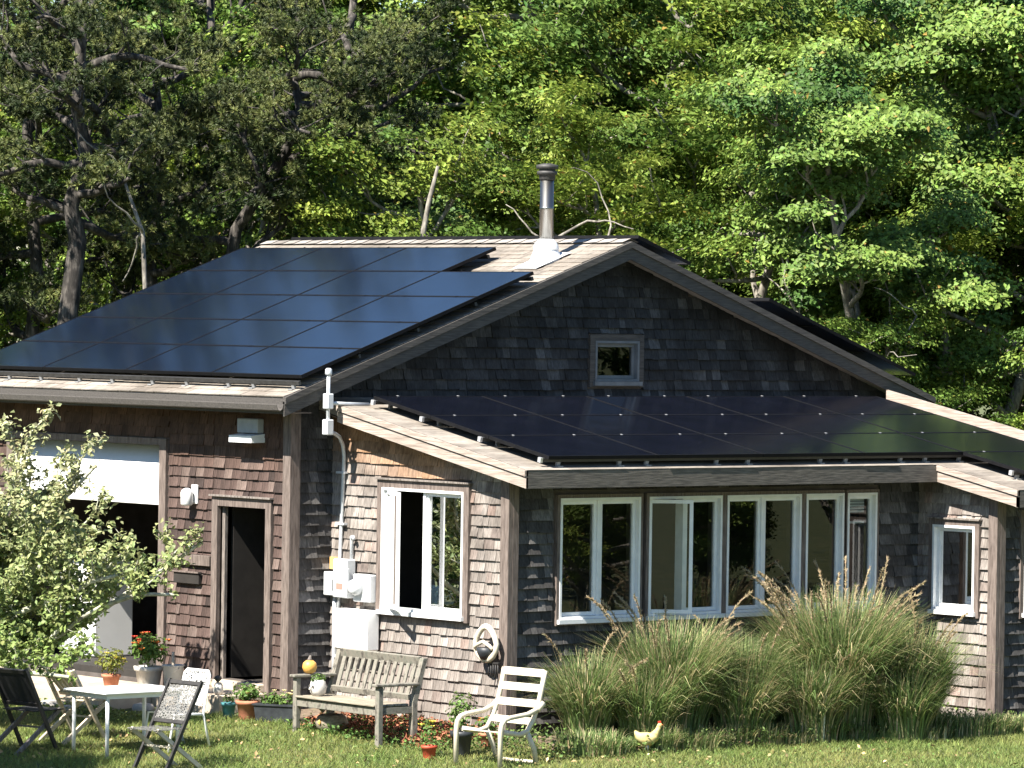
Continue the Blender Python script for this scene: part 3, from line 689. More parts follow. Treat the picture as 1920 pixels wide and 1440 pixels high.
# white ring hanging at the annex corner with its dark grille
t = thing('hanging_ring_planter', 'white rounded triangular ring hanging on the annex corner', 'wall hanging', (.5, -3.06, .8)); t.scale = (1.1, 1.15, 1.25)
pts = []
for k in range(17):
    a = 2*PI*k/16-PI/2; rx = .16*(1-.28*max(0, math.sin(a))); pts.append((-.06, rx*math.cos(a)*1.0, .12+.15*math.sin(a)))
mm = MB(); mm.tube(pts, .03, 8, cap=False); mm.build('ring', 'cream_metal', t)
mm = MB(); mm.tube([(-.09, -.13, .07), (-.1, -.1, .1), (-.1, 0, .135), (-.1, .1, .1), (-.09, .13, .07)], .018, 8); mm.build('inner_lip', 'cream_metal', t)
mm = MB(); mm.lathe([(.0, -.02), (.06, .0), (.09, .05), (.1, .1)], (-.06, 0, -.02), 14); mm.build('bowl', 'black_plastic', t)
t = thing('wind_chime', 'dark wind chime hanging below the white ring on the corner', 'wind chime', (.46, -3.16, .58))
for k in range(5):
    mm = MB(); mm.tube([(0, -.08+.04*k, -.02*(k % 2)), (0, -.08+.04*k, .14)], .009, 6); mm.build('tube', 'black_frame', t)
mm = MB(); mm.box((-.015, -.1, .145), (.015, .1, .165)); mm.build('bar', 'black_frame', t)
# things seen inside
t = thing('white_cabinet', 'white cabinet standing inside the open garage', 'cabinet', (.85, 5.45, .245))
mm = MB(); mm.box((-.05, -.38, 0), (.55, .38, 1.2), bev=.02); mm.build('body', 'garage_white', t)
mm = MB(); mm.box((-.075, -.36, .05), (-.0505, .36, .78), bev=.01); mm.build('door', 'garage_white', t); mm = MB(); mm.box((-.075, -.36, .8), (-.0505, .36, 1.17), bev=.01); mm.build('door', 'garage_white', t)
mm = MB(); mm.tube([(-.1, -.3, .45), (-.1, -.3, .7)], .012); mm.build('handle', 'rail_metal', t)
t = thing('flower_vase', 'little vase of yellow and white flowers behind the side window', 'vase', (.75, -2.25, 1.22))
mm = MB(); mm.lathe([(.03, 0), (.05, .03), (.045, .09), (.025, .12), (.03, .14)], (0, 0, 0), 12); mm.build('vase', 'yellow_paint', t)
mm = MB(); mm.tube([(0, 0, .12), (-.01, -.02, .25)], .005, 5); mm.tube([(0, 0, .12), (.02, .05, .22)], .005, 5); mm.build('stems', 'cap_black', t)
mm = MB(); mm.lathe([(0, -.03), (.035, 0), (0, .03)], (-.01, -.02, .26), 8); mm.lathe([(0, -.03), (.03, 0), (0, .03)], (.02, .05, .22), 8); mm.build('blooms', 'white_paint', t)
t = thing('blue_chair_back', 'blue rounded chair back seen through the open side window', 'chair', (.95, -1.62, .3))
mm = MB(); mm.lathe([(.16, .45), (.19, .6), (.19, 1.0), (.15, 1.13), (.04, 1.17)], (0, 0, 0), 14, sx=.35); mm.build('backrest', 'blue_cloth', t); mm = MB(); mm.lathe([(.2, .4), (.24, .42), (.24, .47), (.2, .5)], (.15, 0, 0), 14); mm.build('seat', 'blue_cloth', t)
for sx in (0.0, .3):
    for sy in (-.13, .13): mm = MB(); mm.tube([(sx, sy, 0), (sx, sy, .42)], .018, 6); mm.build('leg', 'black_frame', t)

# ------------------------------------------------------------------ furniture
def gz(x, y): return terr(x, y)
# teak bench: long axis along Y, faces -X
t = thing('garden_bench', 'weathered grey slatted wooden bench with arms against the annex wall', 'bench', (-.75, -2.24, gz(-.9, -2.24)), R(-2))
bl_ = 1.56; hs = bl_/2
for s in (-1, 1):
    zo = gz(-.9, -2.24+s*hs)-gz(-.9, -2.24)
    mm = MB(); mm.box((-.30, s*hs-.035, zo-.02), (-.235, s*hs+.035, .63), bev=.006); mm.build('leg', 'teak', t)
    mm = MB(); mm.hexa([(.17, s*hs-.035, zo), (.24, s*hs-.035, zo), (.24, s*hs+.035, zo), (.17, s*hs+.035, zo), (.17, s*hs-.035, .45), (.235, s*hs-.035, .45), (.235, s*hs+.035, .45), (.17, s*hs+.035, .45)])
    mm.hexa([(.17, s*hs-.035, .45), (.235, s*hs-.035, .45), (.235, s*hs+.035, .45), (.17, s*hs+.035, .45), (.31, s*hs-.035, .93), (.365, s*hs-.035, .93), (.365, s*hs+.035, .93), (.31, s*hs+.035, .93)]); mm.build('leg', 'teak', t)
    mm = MB(); mm.box((-.34, s*hs-.05, .632), (.25, s*hs+.05, .665), bev=.008); mm.build('armrest', 'teak', t)
    mm = MB(); mm.box((-.234, s*hs-.025, .33), (.169, s*hs+.025, .4)); mm.build('side_rail', 'teak', t)
mm = MB(); mm.box((-.29, -hs+.036, .31), (-.255, hs-.036, .4), bev=.004); mm.build('apron', 'teak', t)
mm = MB(); mm.box((.18, -hs+.036, .31), (.215, hs-.036, .4), bev=.004); mm.build('apron', 'teak', t)
for k in range(5):
    x0 = -.32+k*.1; mm = MB(); mm.box((x0, -hs+.037, .405+.004*(k == 0)), (x0+.088, hs-.037, .43), bev=.005); mm.build('seat_slat', 'teak_seat', t)
mm = MB(); mm.bar((.325, -hs+.036, .9), (.325, hs-.036, .9), .04, .09, (-.28, 0, 1)); mm.build('top_rail', 'teak', t)
mm = MB(); mm.bar((.205, -hs+.036, .5), (.205, hs-.036, .5), .04, .06, (-.28, 0, 1)); mm.build('lower_rail', 'teak', t)
for k in range(12):
    y = -hs+.12+k*(bl_-.24)/11; mm = MB(); mm.bar((.213, y, .525), (.314, y, .86), .062, .018, (-1, 0, .3)); mm.build('back_slat', 'teak', t)
# cream patio armchair, faces -X
cx0, cy0 = -.68, -4.74
t = thing('patio_armchair', 'cream metal patio armchair without cushions beside the grasses', 'chair', (cx0, cy0, gz(cx0, cy0)), R(6))
hw = .33
for s in (-1, 1):
    y = s*hw; mm = MB()
    mm.tube([(-.42, y, -.02), (-.42, y, .36), (-.405, y, .45), (-.36, y, .5), (-.28, y, .52), (.0, y, .545), (.17, y, .6), (.235, y, .66)], .028, 8); mm.build('arm_leg', 'cream_metal', t)
    mm = MB(); mm.tube([(-.36, y*.92, .37), (-.1, y*.92, .33), (.02, y*.92, .36), (.12, y*.92, .5), (.2, y*.92, .68), (.25, y*.92, .85), (.285, y*.92, 1.0)], .028, 8); mm.build('back_frame', 'cream_metal', t)
    mm = MB(); mm.box((-.06+.17, y-.035, .555), (.27, y+.035, .585), bev=.01) if False else mm.tube([(.14, y, .585), (.235, y, .655)], .034, 8); mm.build('arm_pad', 'cream_metal', t)
    mm = MB(); mm.tube([(.02, y*.92, .345), (.13, y*.93, .16), (.17, y*.9, .02)], .028, 8); mm.build('rear_leg', 'cream_metal', t)
mm = MB(); mm.tube([(.17, -hw*.9, .022), (.175, 0, .015), (.17, hw*.9, .022)], .02, 8); mm.build('stretcher', 'cream_metal', t)
for (x, z, tx, tz) in [(.275, .97, .27, .96), (.238, .81, .3, .95), (.185, .645, .42, .9), (.1, .46, .6, .8)]:
    mm = MB(); mm.bar((x, -hw*.9, z), (x, hw*.9, z), .014, .085, (tx, 0, tz)); mm.build('back_slat', 'cream_metal', t)
for (x, z) in [(-.33, .362), (-.25, .35), (-.17, .34)]:
    mm = MB(); mm.bar((x, -hw*.9, z), (x, hw*.9, z), .078, .014, (.12, 0, 1)); mm.build('seat_slat', 'cream_metal', t)
# folding chairs, local front is +x
def folding_chair(name, label, loc, rz, frame, back, seat, legm, w_=.5, h=.95):
    t = thing(name, label, 'chair', loc, rz)
    for s in (-1, 1):
        y = s*w_/2; mm = MB(); mm.bar((.2, y, -.02), (-.32, y, h), .03, .04, (1, 0, .5)); mm.build('back_leg', frame, t)
        y2 = s*(w_/2-.045); mm = MB(); mm.bar((-.42, y2, -.02), (.27, y2, .45), .03, .045, (-.5, 0, 1)); mm.build('front_leg', legm, t)
    x1, z1, x2, z2 = -.3, h-.03, -.085, .52
    mm = MB(); mm.bar((x1-.005, -w_/2+.02, z1), (x1-.005, w_/2-.02, z1), .03, .045, (-.48, 0, .88)); mm.build('top_rail', frame, t)
    mm = MB(); mm.bar((x2, -w_/2+.02, z2), (x2, w_/2-.02, z2), .03, .04, (-.48, 0, .88)); mm.build('lower_rail', frame, t)
    if back == 'slats':
        for k in range(6):
            y = -w_/2+.06+k*(w_-.12)/5; mm = MB(); mm.bar((x1, y, z1-.02), (x2, y, z2+.02), .05, .012, (1, 0, .48)); mm.build('back_slat', frame, t)
    else:
        mm = MB(); mm.bar((x1, 0, z1-.02), (x2, 0, z2+.02), w_-.035, .008, (1, 0, .48)); mm.build('backrest', back, t)
    if seat == 'slats':
        for k in range(6):
            x = -.14+k*.075; mm = MB(); mm.box((x, -w_/2+.02, .445), (x+.062, w_/2-.02, .463), bev=.004); mm.build('seat_slat', frame, t)
    else:
        mm = MB(); mm.box((-.15, -w_/2+.02, .445), (.31, w_/2-.02, .46), bev=.004); mm.build('seat', seat, t)
    mm = MB(); mm.bar((.05, -w_/2, .26), (.05, w_/2, .26), .02, .02); mm.build('crossbar', legm, t)
    return t
folding_chair('folding_chair', 'black sling folding chair in the shade at the left edge', (-4.15, -.75, gz(-4.2, -.75)), R(12), 'black_frame', 'black_sling', 'black_sling', 'old_wood', .52, .92)
folding_chair('folding_chair', 'pale wooden slatted folding chair behind the white table', (-3.25, -.42, gz(-3.3, -.5)), R(8), 'pale_wood', 'slats', 'slats', 'pale_wood', .48, .8)
folding_chair('folding_chair', 'folding chair with black frame and grey mesh back at right of the table', (-3.85, -2.85, gz(-3.85, -2.85)), R(186), 'black_frame', 'open_mesh_grey', 'open_mesh_grey', 'cream_metal', .5, .95)
# white metal mesh chair
cx0, cy0 = -2.8, -1.63
t = thing('mesh_chair', 'white metal chair with white mesh back behind the black framed chair', 'chair', (cx0, cy0, gz(cx0, cy0)), R(182)); t.scale = (.92, .92, .9)
for s in (-1, 1):
    y = s*.25; mm = MB(); mm.tube([(-.33, y, -.02), (-.22, y, .42), (-.25, y, .6), (-.32, y*.96, .9)], .016, 8); mm.build('rear_leg', 'white_table', t)
    mm = MB(); mm.tube([(.3, y, -.02), (.22, y, .43), (-.2, y, .42)], .016, 8); mm.build('front_leg', 'white_table', t)
mm = MB(); mm.tube([(-.32, -.24, .9), (-.33, -.2, .94), (-.33, .2, .94), (-.32, .24, .9)], .016, 8); mm.build('top_rail', 'white_table', t)
mm = MB(); mm.bar((-.325, 0, .93), (-.235, 0, .52), .47, .006, (1, 0, .2)); mm.build('backrest', 'open_mesh_white', t)
mm = MB(); mm.box((-.2, -.24, .43), (.22, .24, .436)); mm.build('seat', 'open_mesh_white', t)
# white table
cx0, cy0 = -3.32, -1.42
zt_ = gz(-3.5, -1.4)
t = thing('garden_table', 'white square garden table with slim legs on the lawn', 'table', (cx0, cy0, zt_))
mm = MB(); mm.box((-.56, -.4, .66), (.56, .4, .685), bev=.008); mm.build('table_top', 'white_table', t)
mm = MB(); mm.box((-.5, -.345, .61), (.5, -.325, .659)); mm.box((-.5, .325, .61), (.5, .345, .659)); mm.box((-.5, -.324, .61), (-.48, .324, .659)); mm.box((.48, -.324, .61), (.5, .324, .659)); mm.build('apron', 'white_table', t)
for sx in (-1, 1):
    for sy in (-1, 1):
        lx, ly = sx*.47, sy*.315; mm = MB(); mm.tube([(lx, ly, gz(cx0+lx, cy0+ly)-zt_-.02), (lx, ly, .66)], .022, 8); mm.build('leg', 'white_table', t)

# ------------------------------------------------------------------ leaf tools
def unit(v): return v/np.maximum(np.linalg.norm(v, axis=1, keepdims=True), 1e-9)
def leafmesh(P, Nn, L, Wd, C, rng, fold=0.25):
    """one folded 4-vertex leaf (2 triangles) per row"""
    n = len(P); r = unit(rng.normal(size=(n, 3))); a = unit(np.cross(Nn, r)); b = np.cross(Nn, a)
    L = np.asarray(L).reshape(-1, 1)*np.ones((n, 1)); Wd = np.asarray(Wd).reshape(-1, 1)*np.ones((n, 1))
    V = np.stack([P-a*L*.5, P+b*Wd*.5+Nn*Wd*fold, P+a*L*.5, P-b*Wd*.5+Nn*Wd*fold], 1).reshape(-1, 3)
    i = np.arange(n)[:, None]*4; F = np.concatenate([i+[0, 1, 2], i+[0, 2, 3]], 0); return V, F, np.repeat(C, 4, 0)
def jitter(C, rng, n, s=.18):
    g = rng.lognormal(0, s, (n, 1)); return np.clip(np.asarray(C)*g*(1+rng.normal(0, .05, (n, 3))), .004, .9)
def branch(mb, p, d, L, r, rng, bend=.35, seg=5, up=.0, n=6, tip=.35):
    pts = [Vector(p)]; d = Vector(d).normalized(); dirs = [d.copy()]
    for i in range(seg):
        d = (d+Vector(rng.normal(0, bend, 3))*.5+Vector((0, 0, up))).normalized(); pts.append(pts[-1]+d*L/seg); dirs.append(d.copy())
    mb.tube(pts, [r*(1-(1-tip)*i/seg) for i in range(seg+1)], n, cap=False); return pts, dirs

# ------------------------------------------------------------------ oaks
def oak(seed, H=11., spread=3.3, low=.22, nleaf=17000, hue=0, bark='bark_pale'):
    rng = np.random.default_rng(seed)
    root = thing('oak_tree', 'x', 'tree'); tb = MB(); clumps = []
    tp, td = branch(tb, (0, 0, -.2), (rng.normal(0, .1), rng.normal(0, .1), 1), H*.82, .17, rng, .28, 9, .12, 8, .25)
    for i in range(18):
        f = low+(1-low)*((i+.5)/18)**.9; k = min(int(f*9), 8); p = tp[k].lerp(tp[k+1], f*9-k if f*9-k <= 1 else 1)
        a = i*2.4+rng.normal(0, .4); ln = spread*(1.1-.62*max(0, f-.35)/.65)*rng.uniform(.7, 1.1)
        lp, ld = branch(tb, p, (math.cos(a), math.sin(a), .22+.5*f+rng.normal(0, .12)), ln, .075*(1.15-.6*f), rng, .5, 6, .02, 6)
        for j in range(5):
            g = .35+.65*j/4; kk = min(int(g*6), 5); q = lp[kk].lerp(lp[kk+1], min(1, g*6-kk)); s = 1 if j % 2 else -1; dd = ld[kk]
            side = Vector((-dd.y*s, dd.x*s, .25+rng.normal(0, .2)))+dd*.6
            sp, _ = branch(tb, q, side, rng.uniform(.5, 1.15), .024, rng, .6, 4, .06, 4)
            clumps.append((sp[-1], rng.uniform(.34, .66)))
            if rng.random() < .8: clumps.append((sp[2], rng.uniform(.28, .48)))
        clumps.append((lp[-1], rng.uniform(.5, .8)))
    clumps.append((tp[-1], .9)); clumps.append((tp[-2], .8))
    tb.build('trunk', bark, root)
    n = nleaf; cp = np.array([c[0][:] for c in clumps]); cr = np.array([c[1] for c in clumps]); wts = cr**2; idx = rng.choice(len(clumps), n, p=wts/wts.sum())
    d = unit(rng.normal(size=(n, 3))); d[:, 2] = np.where(d[:, 2] < -.25, -d[:, 2]*.6, d[:, 2]); rad = rng.random((n, 1))**.42
    P = cp[idx]+d*rad*cr[idx][:, None]*np.array([1.1, 1.1, .55]); P += rng.normal(0, .05, (n, 3))
    Nn = unit(d*.4+np.array([-.5, -.2, .75])+rng.normal(0, .42, (n, 3)))
    ctone = rng.random(len(clumps)); ct = ctone[idx][:, None]
    A = np.array([[.06, .12, .025], [.075, .13, .024], [.055, .115, .028]][hue]); B = np.array([[.225, .305, .06], [.25, .31, .055], [.21, .3, .065]][hue])
    C = jitter(A*(1-ct)+B*ct, rng, n, .22)
    yl = rng.random(n) < .012; C[yl] = np.array([.3, .2, .05])
    V, F, C4 = leafmesh(P, Nn, np.clip(rng.lognormal(-2.36, .3, n), .045, .17), np.clip(rng.lognormal(-2.8, .3, n), .03, .11), C, rng)
    npmesh('crown', V, F, C4, 'leaf', root)
    return root
oaks = [oak(101, 11.5, 3.2, .22, 46000, 0), oak(102, 10.5, 3.4, .18, 46000, 1), oak(103, 12.0, 3.0, .25, 46000, 2), oak(104, 9.0, 3.0, .12, 42000, 0), oak(105, 11.0, 3.3, .2, 46000, 1)]
used = set()
def put_oak(k, x, y, rz, s, label, group='oaks of the wood behind the house'):
    if k in used: o = copy_tree(oaks[k], (x, y, terr(x, y)-.05), rz, label, (s, s, s))
    else:
        o = oaks[k]; o.location = (x, y, terr(x, y)-.05); o.rotation_euler = (0, 0, rz); o.scale = (s, s, s); o['label'] = label; used.add(k)
    o['group'] = group
rt, fw = Vector((.764, -.645)), Vector((.645, .764))
def forest(s, d): v = rt*s+fw*d; return v.x+5.0, v.y+6.0     # along and into the wood from the back of the house
front = [(.35, 5.4, 3, .82, 'low bushy oak behind the left part of the ridge'), (1.9, 6.4, 1, .82, 'oak with pale bare limbs directly behind the middle of the ridge'), (3.6, 5.6, 4, .8, 'yellow-green oak right behind the stove pipe'), (5.5, 6.2, 0, .85, 'dense bright oak rising behind the gable peak'), (7.2, 5.6, 2, .84, 'broad oak behind the right roof slope'), (8.3, 3.6, 3, .62, 'low leafy oak beside the right end of the roof slope'), (9.4, 6.4, 1, .9, 'oak with forked pale trunk near the right edge of the photo'), (10.6, 3.4, 0, .7, 'oak beyond the annex at the far right edge'), (11.6, 6.5, 4, .9, 'oak cut off by the right edge of the photo')]
for i, (s, d, k, sc_, lb) in enumerate(front):
    x, y = forest(s, d); put_oak(k, x, y, i*1.7, sc_, lb)
r3 = random.Random(5)
for row, (d, n_, off, sc_) in enumerate([(10.0, 8, -2.2, .98), (14.0, 9, -4.6, 1.12), (18.5, 9, -5.6, 1.28), (24, 9, -6.5, 1.5)]):
    for i in range(n_):
        x, y = forest(off+i*(2.2+.16*row)+r3.uniform(-.6, .6), d+r3.uniform(-.8, .8)); put_oak((i*2+row) % 5, x, y, r3.uniform(0, 6.28), sc_*r3.uniform(.94, 1.06)*(.86 if i < 3 else 1), 'oak deep in the wood, mostly hidden behind the nearer trees', 'oaks deep in the wood')
for i, (x, y, k, sc_) in enumerate([(-13, 10.5, 2, .9), (-17, 15, 0, 1.1), (-21, 20.5, 3, 1.1), (-19, 27, 1, 1.2)]): put_oak(k, x, y, i*2.1, sc_, 'oak beyond the left edge, seen only mirrored in the side window', 'oaks left of the lawn')
for i in range(12):     # the wood goes on past the left edge of the photo
    x, y = forest(-6.3-i*1.5+r3.uniform(-.4, .4), 6+(i % 3)*4.5+r3.uniform(-.5, .5)); put_oak(i % 5, x, y, r3.uniform(0, 6.28), [.78, .92, 1.05][i % 3], 'oak of the wood beyond the left edge of the photo', 'oaks beyond the left edge')
# trees across the lawn, mirrored in the annex windows
for i in range(9):
    x = 16+i*4.2+r3.uniform(-1, 1); y = -34+i*2.3+r3.uniform(-1, 1)
    put_oak(i % 5, x, y, r3.uniform(0, 6.28), r3.uniform(1.0, 1.25), 'oak across the lawn, seen only mirrored in the annex windows', 'oaks across the lawn')

for i in range(11):
    t_ = 21+(i % 2)*2.5; l_ = -5+i*1.5; put_oak(3 if i % 3 else 1, 3+.645*t_+.764*l_, -3.2-.764*t_+.645*l_*.0+.645*l_*-1+.0, i*1.3, .55+.06*(i % 3), 'bushy young oak across the lawn, seen only mirrored in the annex windows', 'young oaks across the lawn')
# ------------------------------------------------------------------ pines on the left
def pine(seed, path, r0, limbs, name='pine_tree', label='x', ntuft=900):
    rng = np.random.default_rng(seed); root = thing(name, label, 'tree', group='pines left of the house'); base = Vector(path[0]); root.location = base
    tb = MB(); pts = [Vector(p)-base for p in path]; tb.tube(pts, [r0*(1-.6*i/(len(pts)-1)) for i in range(len(pts))], 9)
    tips = []
    for (f, a, ln, up) in limbs:
        k = f*(len(pts)-1); i = min(int(k), len(pts)-2); p = pts[i].lerp(pts[i+1], k-i)
        lp, ld = branch(tb, p, (math.cos(a), math.sin(a), up), ln, .07, rng, .55, 7, .03, 6)
        for j in range(7):
            g = .3+.7*j/6; kk = min(int(g*7), 6); q = lp[kk]; s = 1 if j % 2 else -1; dd = ld[kk]
            sp, _ = branch(tb, q, Vector((-dd.y*s, dd.x*s, .35))+dd*.7, rng.uniform(.4, 1.0), .02, rng, .6, 4, .1, 4)
            tips += [(sp[-1], .33), (sp[-2], .26)]
        tips.append((lp[-1], .4))
    tb.build('trunk', 'bark_dark', root)
    cp = np.array([t_[0][:] for t_ in tips]); cr = np.array([t_[1] for t_ in tips]); m_ = rng.choice(len(tips), ntuft)
    T = cp[m_]+rng.normal(0, 1, (ntuft, 3))*cr[m_][:, None]*np.array([.42, .42, .26]); K = 46; n = ntuft*K; ctr = np.repeat(T, K, 0)
    d = unit(rng.normal(size=(n, 3))+np.array([0, 0, .55])); L = rng.uniform(.06, .105, (n, 1)); s_ = unit(np.cross(d, rng.normal(size=(n, 3))))*.010
    V = np.stack([ctr-s_, ctr+s_, ctr+d*L], 1).reshape(-1, 3); F = np.arange(3*n).reshape(-1, 3)
    lt = rng.random(len(tips))**1.5; tone = np.repeat(np.clip(lt[m_]+rng.normal(0, .12, ntuft), 0, 1)[:, None], K, 0); C = jitter(np.array([.03, .045, .017])*(1-tone)+np.array([.17, .19, .06])*tone, rng, n, .18)
    npmesh('crown', V, F, np.repeat(C, 3, 0), 'needle', root); return root
def fpath(pts, d0):   # stations (s along the wood edge, height, depth offset)
    out = []
    for s, z, dd in pts: x, y = forest(s, d0+dd); out.append((x, y, z))
    return out
rr = random.Random(8)
def limbset(n, f0, f1, l0, l1):
    return [(f0+(f1-f0)*i/(n-1), i*2.4+rr.uniform(-.3, .3), rr.uniform(l0, l1), rr.uniform(-.05, .45)) for i in range(n)]
pine(201, fpath([(-3.6, -.2, 0), (-3.75, 2.5, .1), (-3.64, 4.3, 0), (-3.5, 5.6, .1), (-3.6, 6.05, 0), (-3.4, 6.8, .1), (-3.52, 7.4, 0), (-3.5, 8.2, .1), (-3.45, 8.9, 0)], 3.0), .17, limbset(15, .45, 1, 1.0, 2.2), label='tall pine with crooked dark trunk at the left edge', ntuft=1800)
pine(202, fpath([(-1.9, -.2, 0), (-1.75, 3, .2), (-1.55, 4.9, .1), (-1.4, 5.8, 0), (-.72, 6.9, 0), (-.5, 7.5, 0), (-.6, 8.0, 0)], 5.0), .13, limbset(14, .42, 1, 1.0, 2.2), label='pine with leaning trunk above the left end of the roof', ntuft=1800)
pine(203, fpath([(-2.7, -.2, 0), (-2.6, 3, 0), (-2.75, 5.4, 0), (-2.6, 7.0, .2), (-2.7, 8.0, 0)], 6.5), .13, limbset(14, .38, 1, 1.0, 2.2), label='pine half hidden between the crooked pine and the leaning pine', ntuft=1800)
pine(204, fpath([(-4.4, -.2, 0), (-4.5, 3, 0), (-4.3, 5, 0), (-4.5, 7.2, .2), (-4.3, 8.8, 0)], 5.5), .14, limbset(14, .35, 1, 1.0, 2.4), label='pine cut off by the left edge of the photo', ntuft=1800)
pine(205, fpath([(-.1, -.2, 0), (0, 3, 0), (.1, 5, 0), (-.1, 7.5, .2), (.1, 9.4, 0)], 9.0), .14, limbset(14, .5, 1, 1.0, 2.4), label='dark pine at top centre-left where the oaks begin', ntuft=1800)
pine(207, fpath([(-2.2, -.2, 0), (-2.3, 4, 0), (-2.1, 7, 0), (-2.2, 10.2, 0)], 10.5), .14, limbset(14, .4, 1, 1.2, 2.6), label='tall pine deep in the wood above the left panels', ntuft=1800)
pine(208, fpath([(-1.2, -.2, 0), (-1.3, 4, 0), (-1.1, 8, 0), (-1.2, 12.2, 0)], 17.5), .15, limbset(15, .4, 1, 1.3, 2.8), label='far pine showing over the leaning pine at the top of the photo', ntuft=1700)
pine(209, fpath([(-3.7, -.2, 0), (-3.6, 4, 0), (-3.8, 8, 0), (-3.6, 12.4, 0)], 16.5), .15, limbset(15, .4, 1, 1.3, 2.8), label='far pine showing behind the crooked pine at the top left corner', ntuft=1700)
pine(206, [(-14.5, 7, -.3), (-14.3, 7.2, 4), (-14.6, 7, 8), (-14.4, 7, 11)], .16, limbset(13, .25, 1, 1.5, 3), label='pine beyond the left edge, seen only mirrored in the side window', ntuft=1800)

# ------------------------------------------------------------------ dead pale limbs
def snag(label, pts, r, seed, kids=3):
    rng = np.random.default_rng(seed); b0 = Vector(pts[0]); t = thing('dead_tree', label, 'tree', b0, group='bare pale limbs at the wood edge'); tb = MB()
    q = [Vector(p)-b0 for p in pts]; tb.tube(q, [r*(1-.65*i/(len(q)-1)) for i in range(len(q))], 8); tb.build('trunk', 'bark_pale', t)
    for k in range(kids):
        i = 1+k % (len(q)-1); tw = MB(); branch(tw, q[i], Vector(rng.normal(0, 1, 3))+Vector((0, 0, .6)), rng.uniform(.7, 1.4), r*.4, rng, .7, 6, .0, 5); tw.build('branch', 'bark_pale', t)
snag('pale curved bare trunk behind the ridge left of the stove pipe', fpath([(1.2, -.2, 0), (1.25, 3, 0), (1.3, 5.6, 0), (1.4, 6.2, 0), (1.52, 6.7, 0)], 3.2), .065, 1, 1)
snag('pale slanting dead limb just left of the stove pipe', fpath([(2.5, -.2, 0), (2.6, 3.5, 0), (2.85, 5.3, 0), (3.1, 5.66, 0), (3.5, 5.9, 0)], 3.0), .045, 2, 4)
snag('pale twiggy dead tree right of the stove pipe', fpath([(3.75, -.2, 0), (3.65, 3.5, 0), (3.8, 5.3, 0), (3.95, 5.9, 0)], 3.0), .035, 3, 6)
snag('forked grey trunk showing through a gap at right', fpath([(8.95, -.2, 0), (8.9, 3.5, 0), (8.75, 4.9, 0), (8.55, 6.0, 0)], 4.8), .085, 4, 4)
snag('bare grey branches low beside the right roof slope', fpath([(7.6, -.2, 0), (7.65, 2.5, 0), (7.8, 4.0, 0), (8.2, 4.7, 0)], 2.6), .03, 5, 4)
snag('leaning pale dead trunk low in the pines behind the left panels', fpath([(-2.2, -.2, 0), (-2.4, 3, 0), (-2.55, 5.7, 0), (-2.85, 6.5, 0)], 2.6), .055, 6, 5)

# ------------------------------------------------------------------ fruit tree in the left foreground
def fruit_tree(seed, label, loc, limbs, nleaf):
    rng = np.random.default_rng(seed); root = thing('fruit_tree', label, 'tree', loc); tb = MB(); tw = []
    branch(tb, (0, 0, -.15), (.1, -.05, 1), 1.0, .13, rng, .15, 4, .1, 8, .8)
    for (a, el_, ln, z0) in limbs:
        lp, ld = branch(tb, (0, 0, z0), (math.cos(a), math.sin(a), el_), ln, .055, rng, .45, 7, .02, 6)
        for j in range(9):
            g = .25+.75*j/8; kk = min(int(g*7), 6); s = 1 if j % 2 else -1; dd = ld[kk]
            sp, sd = branch(tb, lp[kk], Vector((-dd.y*s, dd.x*s, .7))+dd*.5, rng.uniform(.35, .85), .016, rng, .5, 5, .1, 5)
            for q in range(1, 6):
                tw.append(sp[q])
                if rng.random() < .8:
                    xp, _ = branch(tb, sp[q], Vector(rng.normal(0, 1, 3))+Vector((0, 0, .5)), rng.uniform(.08, .25), .008, rng, .6, 3, .1, 4); tw.append(xp[-1]); tw.append(xp[1])
        tw.append(lp[-1]); tw.append(lp[-2])
    tb.build('trunk', 'bark_lichen', root)
    T = np.array([v[:] for v in tw]); i = rng.choice(len(T), nleaf); d = unit(rng.normal(size=(nleaf, 3))); P = T[i]+d*rng.random((nleaf, 1))*.12
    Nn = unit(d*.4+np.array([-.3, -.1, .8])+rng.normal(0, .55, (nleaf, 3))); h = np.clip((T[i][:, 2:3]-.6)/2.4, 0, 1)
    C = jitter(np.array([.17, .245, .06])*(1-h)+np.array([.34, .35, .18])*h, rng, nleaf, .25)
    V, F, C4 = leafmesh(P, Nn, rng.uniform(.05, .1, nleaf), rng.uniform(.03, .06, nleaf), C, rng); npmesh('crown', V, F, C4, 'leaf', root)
    return root
fruit_tree(301, 'lichen-covered fruit tree spreading in front of the garage at left', (-3.75, 1.75, gz(-3.75, 1.75)),
           [(-.75, 1.6, 3.1, .8), (-.7, 1.1, 2.9, .8), (-.35, 1.6, 2.6, .9), (-.5, .9, 2.3, .9), (-.9, .55, 2.4, .8), (-.4, .3, 2.3, .7), (-.75, .25, 2.9, .85), (-1.2, .3, 2.5, .9), (-.15, .7, 1.9, .9), (.6, .8, 1.8, .9), (1.8, .8, 1.8, .9), (2.8, .7, 1.8, .9), (-1.9, .6, 2.0, .9), (-1.3, 1.2, 2.2, .9), (-.62, .2, 2.7, .95), (-.85, .9, 2.7, .85), (-.65, .4, 2.9, .8), (-1.05, .35, 2.7, .75), (-.95, -.1, 3.5, 1.0)], 28000)
for i, (x, y, sc_) in enumerate([(-8.3, -2.5, .7), (-8.5, -1.3, .62), (-8.9, -3.4, .7)]): put_oak([3, 1, 3][i], x, y, 1.1+i, sc_, 'oak beyond the left edge whose shade falls on the lawn corner', 'oaks shading the lawn corner')
for i, (x, y) in enumerate([(-10, 11), (-11.5, 12.5), (-12.3, 10.3), (-9.3, 13), (-13.5, 14.5)]): put_oak(3, x, y, i*1.9, .5, 'young oak beyond the left edge, seen only mirrored in the side window', 'young oaks left of the lawn')

